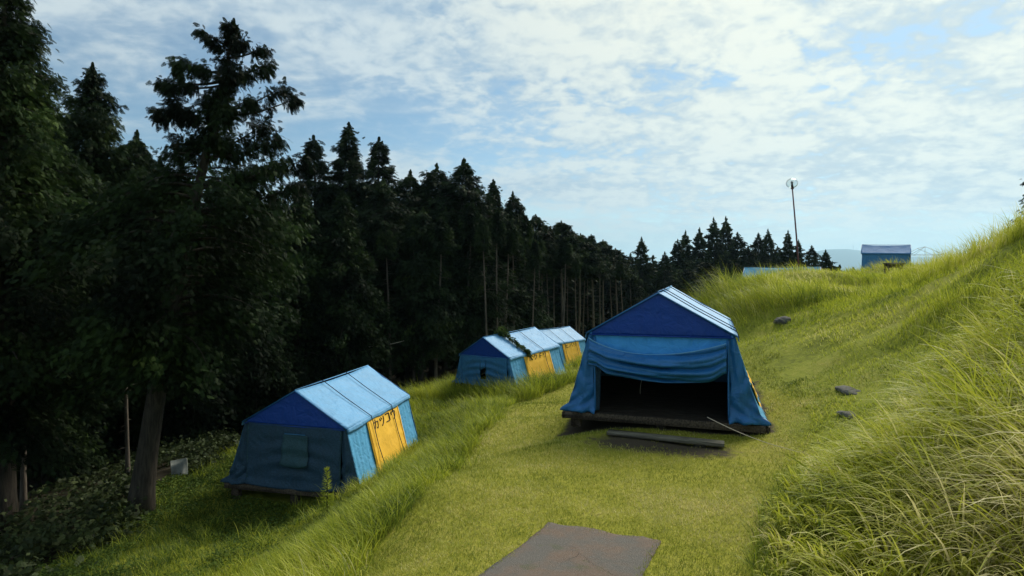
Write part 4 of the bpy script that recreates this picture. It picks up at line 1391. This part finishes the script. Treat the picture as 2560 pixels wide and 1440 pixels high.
def build_wild():
    rng = np.random.default_rng(33)
    VV, F4s, F3s, TT, base = [], [], [], [], 0

    def emit(x, y, L, w, head, th0, th1, tint, K):
        nonlocal base
        V, a, b, t = blades(x, y, L, w, head, th0, th1, tint, K, rng)
        VV.append(V)
        F4s.append(a + base)
        F3s.append(b + base)
        TT.append(t)
        base += len(V)
        print('wild', len(x))
    # tall arching grass on the near right bank, growing in tufts
    x, y, g = scatter(9000, 1.3, 13, 2.2, 11.5, rng, 4.5, 1.2)
    ed = x - tall_edge(y)
    clump = fbm(x * 0.9, y * 0.9, 51)
    ok = (ed > -0.1 + 0.6 * (clump - .5)) & (rng.random(len(x)) < 0.10 + 1.3 * sstep(clump, 0.34, 0.6))
    x, y, g, clump, ed = x[ok], y[ok], g[ok], clump[ok], ed[ok]
    nb = 30
    sz = (0.62 + 0.85 * clump) * (0.28 + 0.72 * sstep(ed, -0.3, 1.9)) * rng.uniform(0.75, 1.25, len(x))
    tt = np.clip(0.74 + 1.1 * (fbm(x * 0.7, y * 0.7, 53) - .5) + rng.normal(0, 0.10, len(x)) + 0.4 * (rng.random(len(x)) < 0.07), 0, 1)
    flow = math.pi + 0.55 + 1.5 * (fbm(x * 0.5, y * 0.5, 52) - 0.5) * 2 + rng.normal(0, 0.35, len(x))
    x, y, g, sz, tt, flow = [np.repeat(q, nb) for q in (x, y, g, sz, tt, flow)]
    n = len(x)
    a = rng.uniform(0, 6.283, n)
    rr = 0.09 * np.sqrt(rng.random(n))
    hd = np.arctan2(np.sin(flow) * 1.1 + np.sin(a) * 0.9, np.cos(flow) * 1.1 + np.cos(a) * 0.9)
    emit(x + rr * np.cos(a), y + rr * np.sin(a), sz * (0.35 + 0.65 * rng.random(n) ** 0.8), (0.007 + 0.016 * rng.random(n) ** 1.7) * g, hd, rng.uniform(0.0, 0.5, n), rng.uniform(0.7, 2.1, n),
         np.clip(tt + rng.normal(0, 0.17, n), 0, 1), 7)
    # short stuff between the tufts
    x, y, g = scatter(160000, 1.3, 13, 2.3, 11.5, rng, 4.0, 1.3)
    ok = (x - tall_edge(y) > -0.3)
    x, y, g = x[ok], y[ok], g[ok]
    n = len(x)
    emit(x, y, rng.uniform(0.08, 0.28, n), (0.003 + 0.004 * rng.random(n)) * g, rng.uniform(0, 6.283, n), rng.uniform(0.0, 0.6, n), rng.uniform(0.3, 1.6, n), np.clip(0.22 + rng.normal(0, 0.2, n), 0, 1), 3)
    # rough shorter growth on the bank, hill and mound
    x, y, g = scatter(900000, 1.5, 30, 3.2, 34, rng, 6.5, 1.35)
    ed = x - xr(y)
    clump = fbm(x * 0.75, y * 0.75, 55)
    tall = sstep(x - tall_edge(y), -0.2, 0.4)
    bare = sstep(fbm(x * 1.6, y * 1.6, 71), 0.56, 0.66) * sstep(13.5 - y, 0, 2) + np.exp(-((x - 5.9) / 0.9) ** 2 - ((y - 13) / 1.6) ** 2)
    ok = (ed > 0.1 + 0.8 * (clump - .5)) & ~in_tents(x, y, -0.1) & (tall < 0.6) & (rng.random(len(x)) > 0.8 * bare) & ~near_bench(x, y)
    x, y, g, clump, ed = x[ok], y[ok], g[ok], clump[ok], ed[ok]
    n = len(x)
    mound = sstep(y, 15.5, 17.5) * sstep(x, 4.5, 6.0) * sstep(11.5 - x, 0, 2)
    hill = np.maximum(sstep(y, 10.5, 15) * sstep(x - xr(y), 1.5, 4), sstep(y, 7, 9) * sstep(x - xr(y), 2.0, 3.4)) * (1 - 0.45 * sstep(y, 21.5, 24.5))
    L = 0.05 + 0.07 * rng.random(n) + hill * (0.12 + 0.30 * rng.random(n)) * (0.25 + 1.5 * sstep(clump, 0.38, 0.66)) + mound * (0.15 + 0.4 * rng.random(n)) * (0.4 + clump)
    L *= 0.8 + 0.2 * np.minimum(g, 2)
    flow = math.pi + 0.2 + 1.6 * (fbm(x * 0.4, y * 0.4, 57) - .5) * 2
    emit(x, y, L, (0.0045 + 0.004 * rng.random(n)) * g, flow + rng.normal(0, 0.7, n), rng.uniform(0.05, 0.6, n), rng.uniform(0.3, 1.7, n),
         np.clip(0.46 + 0.12 * hill + 1.1 * (fbm(x * 0.55, y * 0.55, 58) - .5) + 0.75 * (fbm(x * 1.5 + y, y * 1.5, 75) - .5) + rng.normal(0, 0.17, n) - 0.45 * mound * sstep(fbm(x * .7, y * .7, 59), .38, .6), 0, 1), 4)
    # embankment left of the lawn
    x, y, g = scatter(900000, -11, 5.0, 3.0, 40, rng, 6.0, 1.3)
    d = xl(y) - x
    e = fbm(x * 1.2, y * 1.2, 61)
    nbt = by_back_tents(x, y, 1.0 + e)
    ok = ((d > 0.0 + 0.5 * (e - .5)) | nbt) & (x > xf(y) + 1.2 * (e - 0.4)) & ~in_tents(x, y, -0.05)
    x, y, g, d, e, nbt = x[ok], y[ok], g[ok], d[ok], e[ok], nbt[ok]
    n = len(x)
    lip = np.exp(-((d - 0.8) / 0.7) ** 2)
    far = sstep(y, 12, 16)
    L = (0.07 + 0.08 * rng.random(n)) + lip * (0.09 + 0.18 * rng.random(n)) * (0.4 + 1.1 * e) + far * (0.12 + 0.25 * rng.random(n)) * e * 1.5
    L += nbt * rng.uniform(0.25, 0.6, n)
    L += sstep(4.5 - d, 0, 3) * 0.12 * rng.random(n) * sstep(e, 0.4, 0.7)
    L += sstep(d, 2.5, 4.5) * rng.uniform(0.0, 0.06, n) * (0.4 + e)
    low = sstep(d, 3.2, 5.5) * sstep(14.5 - y, 0, 2)  # darker tint on the lower slope paints tree and tent shade into the grass
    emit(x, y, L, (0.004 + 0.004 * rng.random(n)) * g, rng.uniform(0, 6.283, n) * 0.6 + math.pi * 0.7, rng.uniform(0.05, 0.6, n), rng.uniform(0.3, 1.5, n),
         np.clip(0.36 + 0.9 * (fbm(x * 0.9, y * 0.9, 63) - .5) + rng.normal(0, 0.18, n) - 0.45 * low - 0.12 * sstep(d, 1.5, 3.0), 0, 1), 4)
    # tufts of long blades spilling over the lip of the terrace and round the tents
    cx, cy = [], []
    for k in range(120):
        yy = rng.uniform(3.4, 24)
        cx.append(xl(yy) - abs(rng.normal(0.35, 0.35)))
        cy.append(yy)
    for k in range(50):
        cx.append(rng.uniform(-3.2, -2.2))
        cy.append(rng.uniform(10.2, 13.5))
    for k in range(45):
        cy.append(rng.uniform(7.2, 13.5))
        cx.append(rng.uniform(-7.6, -3.2))
    for k in range(40):
        cx.append(rng.uniform(-2.6, 1.5))
        cy.append(rng.uniform(18.5, 22))
    cx, cy = np.repeat(cx, 60), np.repeat(cy, 60)
    n = len(cx)
    a = rng.uniform(0, 6.283, n)
    x, y = cx + rng.normal(0, .09, n), cy + rng.normal(0, .09, n)
    ok = ~in_tents(x, y, -0.05)
    x, y, a = x[ok], y[ok], a[ok]
    n = len(x)
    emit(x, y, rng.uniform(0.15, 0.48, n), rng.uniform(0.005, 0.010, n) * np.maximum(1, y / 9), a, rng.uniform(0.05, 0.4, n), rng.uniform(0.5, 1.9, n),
         np.clip(rng.normal(0.46, 0.2, n) - 0.32 * sstep(xl(y) - x, 2.6, 4.0), 0, 1), 6)  # tufts low on the slope carry the same painted shade in their tint
    o = mk('tall_grass', np.concatenate(VV), [np.concatenate(F4s), np.concatenate(F3s)], M['grass'], None, tint=np.concatenate(TT))
    tag(o, 'long arching wild grass on the banks and the hillside', 'grass', None, 'stuff')


def build_clover():
    """low broad leaved ground cover below the left tent, weeds on the banks"""
    rng = np.random.default_rng(55)
    N = 330000
    y = rng.uniform(5.5, 16, N)
    x = rng.uniform(-9.5, -1.5, N)
    d = xl(y) - x
    e = fbm(x * 1.0, y * 1.0, 72)
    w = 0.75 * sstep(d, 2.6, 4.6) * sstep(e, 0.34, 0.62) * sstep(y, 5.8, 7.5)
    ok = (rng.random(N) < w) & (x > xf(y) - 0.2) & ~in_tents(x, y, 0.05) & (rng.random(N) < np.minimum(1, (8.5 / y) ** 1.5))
    x, y = x[ok], y[ok]
    x2, y2 = x[:0], y[:0]
    n1, n2 = len(x), 0
    k = 5
    X = np.concatenate([x, np.repeat(x2, k)])
    Y = np.concatenate([y, np.repeat(y2, k)])
    n = len(X)
    Z = height(X, Y) + np.concatenate([rng.uniform(0.03, 0.13, n1), rng.uniform(0.05, 0.34, n2 * k)])
    X = X + rng.normal(0, .03, n)
    Y = Y + rng.normal(0, .03, n)
    a = rng.uniform(0, 6.283, n)
    D = np.stack([np.cos(a), np.sin(a), rng.uniform(-0.5, 0.5, n)], 1)
    sz = np.concatenate([rng.uniform(0.02, 0.05, n1) * np.maximum(1, y / 9), rng.uniform(0.05, 0.12, n2 * k)])
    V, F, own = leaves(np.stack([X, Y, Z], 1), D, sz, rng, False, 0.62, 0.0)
    t = np.clip(rng.normal(0.5, 0.18, n) + 0.5 * (fbm(X, Y, 74) - .5), 0, 1)
    m = leafmat('shaded_weeds', [(0.0, (0.018, 0.04, 0.010)), (0.5, (0.06, 0.10, 0.018)), (1.0, (0.15, 0.19, 0.03))], 0.75, 0.08, 0.3)  # greens kept dark to stand in for shade lying on this slope
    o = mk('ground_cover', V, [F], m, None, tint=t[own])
    tag(o, 'low clover with shade put into its greens, covering the slope below the left tent', None, None, 'stuff')


build_lawn()
build_wild()
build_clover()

# ------------------------------------------------------------------ lamp, frame, bench and small things
def ground(x, y):
    return float(height(np.array([x]), np.array([y]))[0])


def build_lamp():
    Y = 40.0
    foot, head = px(1997, 640, Y), px(1980, 458, Y)
    z0 = ground(foot[0], Y)
    root = empty('street_lamp', (foot[0], Y, z0))
    tag(root, 'slim dark lamp post with a clear round globe against the sky', 'lamp post')
    dx, hz = head[0] - foot[0], head[2] - z0
    gx = foot[0] + dx
    top = np.array([dx, 0, hz])
    b = MB()
    b.tube([(-dx * 0.25, 0, -0.2), (dx * 0.35, 0, hz * 0.5), (dx * 0.94, 0, hz - 0.42)], [0.06, 0.055, 0.045], 10)
    b.build('post', M['post'], root, True)
    b = MB()
    b.tube([top + (0.03, 0, -0.42), top + (0.01, 0, -0.12), top + (0, 0, 0.02)], [0.11, 0.07, 0.05], 10)
    b.build('neck', M['post'], root, True)
    b = MB()
    ph = np.linspace(0.05, math.pi - 0.05, 14)
    b.tube(np.stack([0 * ph + top[0], 0 * ph, top[2] + 0.05 - 0.10 * np.cos(ph)], 1), np.sin(ph) * 0.085 + 0.005, 12)
    b.build('bulb', M['steel'], root, True)
    # globe: a thin clear shell
    m, t, out = mat_base('clear_globe')
    g = t.n('ShaderNodeBsdfGlass')
    g.inputs['IOR'].default_value = 1.18
    g.inputs['Color'].default_value = (0.93, 0.95, 0.95, 1)
    g.inputs['Roughness'].default_value = 0.02
    t.t.links.new(g.outputs[0], out.inputs['Surface'])
    b = MB()
    for rr, flip in ((0.40, 1), (0.37, -1)):
        th, p2 = np.meshgrid(np.linspace(0.02, math.pi - 0.02, 25), np.linspace(0, 2 * math.pi, 33)[:-1], indexing='ij')
        V = np.stack([rr * np.sin(th) * np.cos(p2), rr * np.sin(th) * np.sin(p2), rr * 0.84 * np.cos(th)], -1).reshape(-1, 3) + top
        i, j = np.meshgrid(np.arange(24), np.arange(32), indexing='ij')
        a, c = i * 32 + j, i * 32 + (j + 1) % 32
        F = np.stack([a, a + 32, c + 32, c], -1).reshape(-1, 4)
        b.add(V, [F if flip > 0 else F[:, ::-1]])
    b.build('globe', m, root, True)
    b = MB()
    th = np.linspace(0, 2 * math.pi, 40)
    b.tube(np.stack([0.405 * np.cos(th), 0 * th, 0.34 * np.sin(th)], 1) + top, 0.012, 5, False)
    b.build('rim', M['steel'], root, True)


def build_frame():
    Y = 40.0
    root = empty('uncovered_tent', px(2322, 636, Y))
    tag(root, 'bare metal roof frame of a tent without its cover on the hilltop', 'tent frame')
    s = Y / FPX
    dep = np.array([46 * s, 2.6, 0.0])
    W = 36 * s
    b1 = lambda: MB()
    for name, off in (('front_truss', 0.0), ('back_truss', 1.0)):
        o = dep * off
        b = MB()
        b.tube(np.array([(-W * 1.25, 0, 0), (-W * .25, 0, 0.56), (W * 1.05, 0, 0)]) + o, 0.014, 6)
        b.build('rafter', M['steel'], root)
        b = MB()
        b.tube(np.array([(-W * 1.25, 0, 0), (W * 1.05, 0, 0)]) + o, 0.014, 6)
        b.build('tie_bar', M['steel'], root)
        for x in (-W * 1.25, W * 1.05):
            b = MB()
            b.tube(np.array([(x, 0, 0), (x * 1.05, 0, -1.6)]) + o, 0.014, 6)
            b.build('leg', M['steel'], root)
    for p in ((-W * .25, 0, 0.56), (-W * 1.25, 0, 0), (W * 1.05, 0, 0)):
        b = MB()
        b.tube(np.array([p, np.array(p) + dep]), 0.014, 6)
        b.build('purlin', M['steel'], root)
    for p, q in (((-W * .25, 0, 0.56), (W * .2, 0, 0)), ((-W * .25, 0, 0.56), (-W * .6, 0, 0))):
        b = MB()
        b.tube(np.array([p, np.array(q) + dep * 0.8]), 0.010, 6)
        b.build('brace', M['steel'], root)


def build_bench():
    Y = 24.2
    p = px(2236, 664, Y)
    root = empty('bench', p, (0, 0, -0.25))
    tag(root, 'low weathered wooden bench sunk in the hilltop grass', 'bench')
    s = Y / FPX
    b = MB()
    b.box((0, -0.1, 0.10), (44 * s, 0.16, 0.05))
    b.box((0, 0.1, 0.10), (44 * s, 0.16, 0.05))
    b.build('seat', M['plank'], root)
    for x in (-17 * s, 17 * s):
        b = MB()
        b.box((x, 0, -0.16), (0.09, 0.32, 0.46))
        b.build('leg', M['wood'], root)
    b = MB()
    b.box((0, 0.02, -0.02), (36 * s, 0.08, 0.16))
    b.build('stretcher', M['wood'], root)


def build_plank():
    Y = 8.05
    a, c = np.array(px(1519, 1080, Y + 0.30)), np.array(px(1811, 1110, Y - 0.30))
    d = c - a
    L = np.linalg.norm(d)
    mid = (a + c) / 2
    root = empty('step_plank', mid, (0, -math.asin(d[2] / L) * -1 * -1, math.atan2(d[1], d[0])))
    b = MB()
    b.box((0, 0, 0), (L, 0.17, 0.05))
    b.build('board', M['plank'], root)
    for x in (-L * .36, L * .30):
        b = MB()
        b.box((x, 0.03, -0.085), (0.16, 0.13, 0.10))
        b.build('block', M['stone'], root)
    tag(root, 'grey plank laid as a step before the open tent', 'plank')


def build_guy():
    a, c = np.array(px(1768, 1043, 7.95)), np.array(px(2012, 1158, 7.1))
    c[2] = ground(c[0], c[1]) + 0.02
    b = MB()
    t = np.linspace(0, 1, 20)[:, None]
    P = a + (c - a) * t
    P[:, 2] -= 0.05 * np.sin(math.pi * t[:, 0])
    b.tube(P, np.linspace(0.0055, 0.003, 20), 6)
    tag(b.build('guy_rope', M['cord']), 'thin pale guy rope running from the open tent into the grass', 'rope')


def rock(name, x, y, size, seed, label, sink=0.35):
    rng = np.random.default_rng(seed)
    th, p2 = np.meshgrid(np.linspace(0.03, math.pi - 0.03, 15), np.linspace(0, 2 * math.pi, 25)[:-1], indexing='ij')
    d = np.stack([np.sin(th) * np.cos(p2), np.sin(th) * np.sin(p2), np.cos(th)], -1)
    n = 0.6 + 0.8 * fbm(d[..., 0] * 2.4 + d[..., 2] * 1.3 + seed, d[..., 1] * 2.4 - d[..., 2], seed, 4)
    V = (d * n[..., None] * np.array(size) * 0.5).reshape(-1, 3) + (x, y, ground(x, y) + size[2] * (0.5 - sink))
    i, j = np.meshgrid(np.arange(14), np.arange(24), indexing='ij')
    a, c = i * 24 + j, i * 24 + (j + 1) % 24
    o = mk(name, V, [np.stack([a, a + 24, c + 24, c], -1).reshape(-1, 4)], M['stone'], smooth=True)
    tag(o, label, 'stone', 'stones in the bank')


def at(pxx, pyy, Y0=2.0, Y1=60.0):
    """where the sight line through a picture point meets the ground"""
    Y = np.linspace(Y0, Y1, 6000)
    X = (pxx - 1280) / FPX * Y
    Z = (HOR - pyy) / FPX * Y
    k = np.argmax(height(X, Y) >= Z)
    return float(X[k]), float(Y[k])


build_lamp()
build_frame()
build_bench()
build_plank()
build_guy()
x, y = at(1957, 800)
rock('stone', x, y, (0.46, 0.5, 0.26), 1, 'rounded grey stone beside the trail behind the open tent', 0.66)
x, y = at(2135, 976)
rock('stone', x, y, (0.40, 0.8, 0.13), 2, 'flat grey stone bedded in the bank right of the open tent', 0.74)
x, y = at(2128, 1036)
rock('stone', x, y, (0.24, 0.5, 0.11), 3, 'small dark stone below the flat grey stone in the bank', 0.74)


def build_branch():
    """broken cedar branch lying over the roof of the second tent along the terrace"""
    W, h, r, L = T3['W'], T3['h'], T3['r'], T3['L']
    root = empty('fallen_branch', T3['loc'], rot_tent(T3['yaw'], T3['roll'], T3['pitch']))
    tag(root, 'broken cedar branch lying across the roof of a tent', 'branch')
    y0 = 0.31 * L
    P = np.array([(-0.25, y0 - 0.1, h + r - 0.05), (0.0, y0, h + r + 0.09), (W / 4, y0 + 0.06, h + r / 2 + 0.05), (W / 2, y0 + 0.05, h + 0.04), (W / 2 + 0.1, y0 + 0.05, h - 0.12)])
    b = MB()
    b.tube(P, [0.03, 0.028, 0.022, 0.014, 0.008], 6)
    b.build('stem', M['bark'], root)
    rng = np.random.default_rng(3)
    n = 800
    t = np.concatenate([rng.uniform(0, 1, n // 2), rng.normal(0.2, 0.05, n // 2)])
    t = np.clip(t, 0, 1)
    s = np.linspace(0, 1, 5)
    Q = np.stack([np.interp(t, s, P[:, k]) for k in range(3)], 1)
    fat = np.where(np.arange(n) < n // 2, 0.028, 0.07)
    Q += rng.normal(size=(n, 3)) * fat[:, None]
    Q[:, 2] += np.abs(rng.normal(0, 0.02, n)) + 0.02
    D = np.stack([np.ones(n) * .8, rng.normal(0, .6, n), rng.normal(-.3, .4, n)], 1)
    V, F, own = leaves(Q, D, rng.uniform(0.08, 0.18, n), rng, True)
    tt = np.clip(rng.normal(0.8, 0.15, n), 0, 1)
    mk('foliage', V, [F], M['cypress'], root, tint=tt[own])


def build_weed():
    x, y = at(822, 1290)
    y -= 0.1
    root = empty('weed_plant', (x, y, ground(x, y)))
    tag(root, 'upright leafy weed standing before the dark shut tent front', 'plant')
    H = (1290 - 1168) / FPX * y
    b = MB()
    b.tube([(0, 0, 0), (0.01, 0, H * .5), (0.0, 0, H)], [0.012, 0.009, 0.004], 6)
    b.build('stem', M['under'], root)
    rng = np.random.default_rng(4)
    n = 260
    t = rng.beta(1.2, .8, n)
    a = rng.uniform(0, 6.283, n)
    P = np.stack([0 * t, 0 * t, H * (0.12 + 0.88 * t)], 1)
    D = np.stack([np.cos(a), np.sin(a), -0.1 + 1.1 * t ** 3], 1)
    V, F, own = leaves(P, D, 0.17 - 0.10 * t, rng, False, 0.11)
    tt = np.clip(0.12 + 0.35 * t, 0, 1)
    mk('leaves', V, [F], M['grass'], root, tint=tt[own])


def build_board():
    x, y = at(450, 1196)
    root_z = ground(x, y)
    b = MB()
    s = y / FPX
    b.box((0, 0, 0.06 + 20 * s), (38 * s, 0.02, 40 * s))
    o = b.build('white_board', M['white'])
    o.location, o.rotation_euler = (x, y, root_z), (R(-12), R(-8), 0.2)
    tag(o, 'small pale board leaning in the weeds beside the big leaning trunk', 'board')


def build_pole():
    a, c = np.array(px(895, 868, 24.0)), np.array(px(1010, 852, 25.5))
    b = MB()
    t = np.linspace(0, 1, 10)[:, None]
    P = a + (c - a) * t
    P[:, 2] -= 0.08 * np.sin(math.pi * t[:, 0])
    b.tube(P, 0.014, 6)
    tag(b.build('slack_rope', M['cord']), 'slack pale rope strung between trunks at the edge of the wood', 'rope')


def build_mast():
    p = px(2133, 622, 8000)
    b = MB()
    b.tube([(p[0], p[1], p[2] - 30), (p[0], p[1], p[2] + 72)], [3.6, 2.0], 8)
    b.box((p[0], p[1], p[2] - 22), (12, 12, 16))
    tag(b.build('radio_mast', M['steel']), 'thin mast standing on the far blue mountain', 'mast')


def build_log():
    a, c = at(-20, 1425), at(62, 1398)
    b = MB()
    P = np.array([(a[0], a[1], ground(*a) + .06), ((a[0] + c[0]) / 2, (a[1] + c[1]) / 2, ground(*a) * .5 + ground(*c) * .5 + .10), (c[0], c[1], ground(*c) + .05)])
    b.tube(P, [0.04, 0.035, 0.025], 7)
    tag(b.build('fallen_stick', M['bark_pale']), 'pale fallen stick on the forest floor at the lower left corner', 'stick')


build_branch()
build_weed()
build_board()
build_pole()
build_mast()
build_log()


# ------------------------------------------------------------------ the air
def build_haze():
    m = bpy.data.materials.new('haze_air')
    m.use_nodes = True
    m.node_tree.nodes.clear()
    t = NT(m.node_tree)
    out = t.n('ShaderNodeOutputMaterial')
    v = t.n('ShaderNodeVolumePrincipled')
    v.inputs['Color'].default_value = (0.46, 0.74, 0.97, 1)
    v.inputs['Density'].default_value = 0.00013
    v.inputs['Anisotropy'].default_value = 0.5
    t.t.links.new(v.outputs[0], out.inputs['Volume'])
    x0, x1, y0, y1, z0, z1 = -11800, 11800, -1500, 10500, -120, 470
    V = [(x, y, z) for x in (x0, x1) for y in (y0, y1) for z in (z0, z1)]
    F = [[0, 1, 3, 2], [4, 6, 7, 5], [0, 4, 5, 1], [2, 3, 7, 6], [0, 2, 6, 4], [1, 5, 7, 3]]
    o = mk('haze', V, [F], m)
    tag(o, 'pale summer haze lying over the hills', None, None, 'stuff')


build_haze()
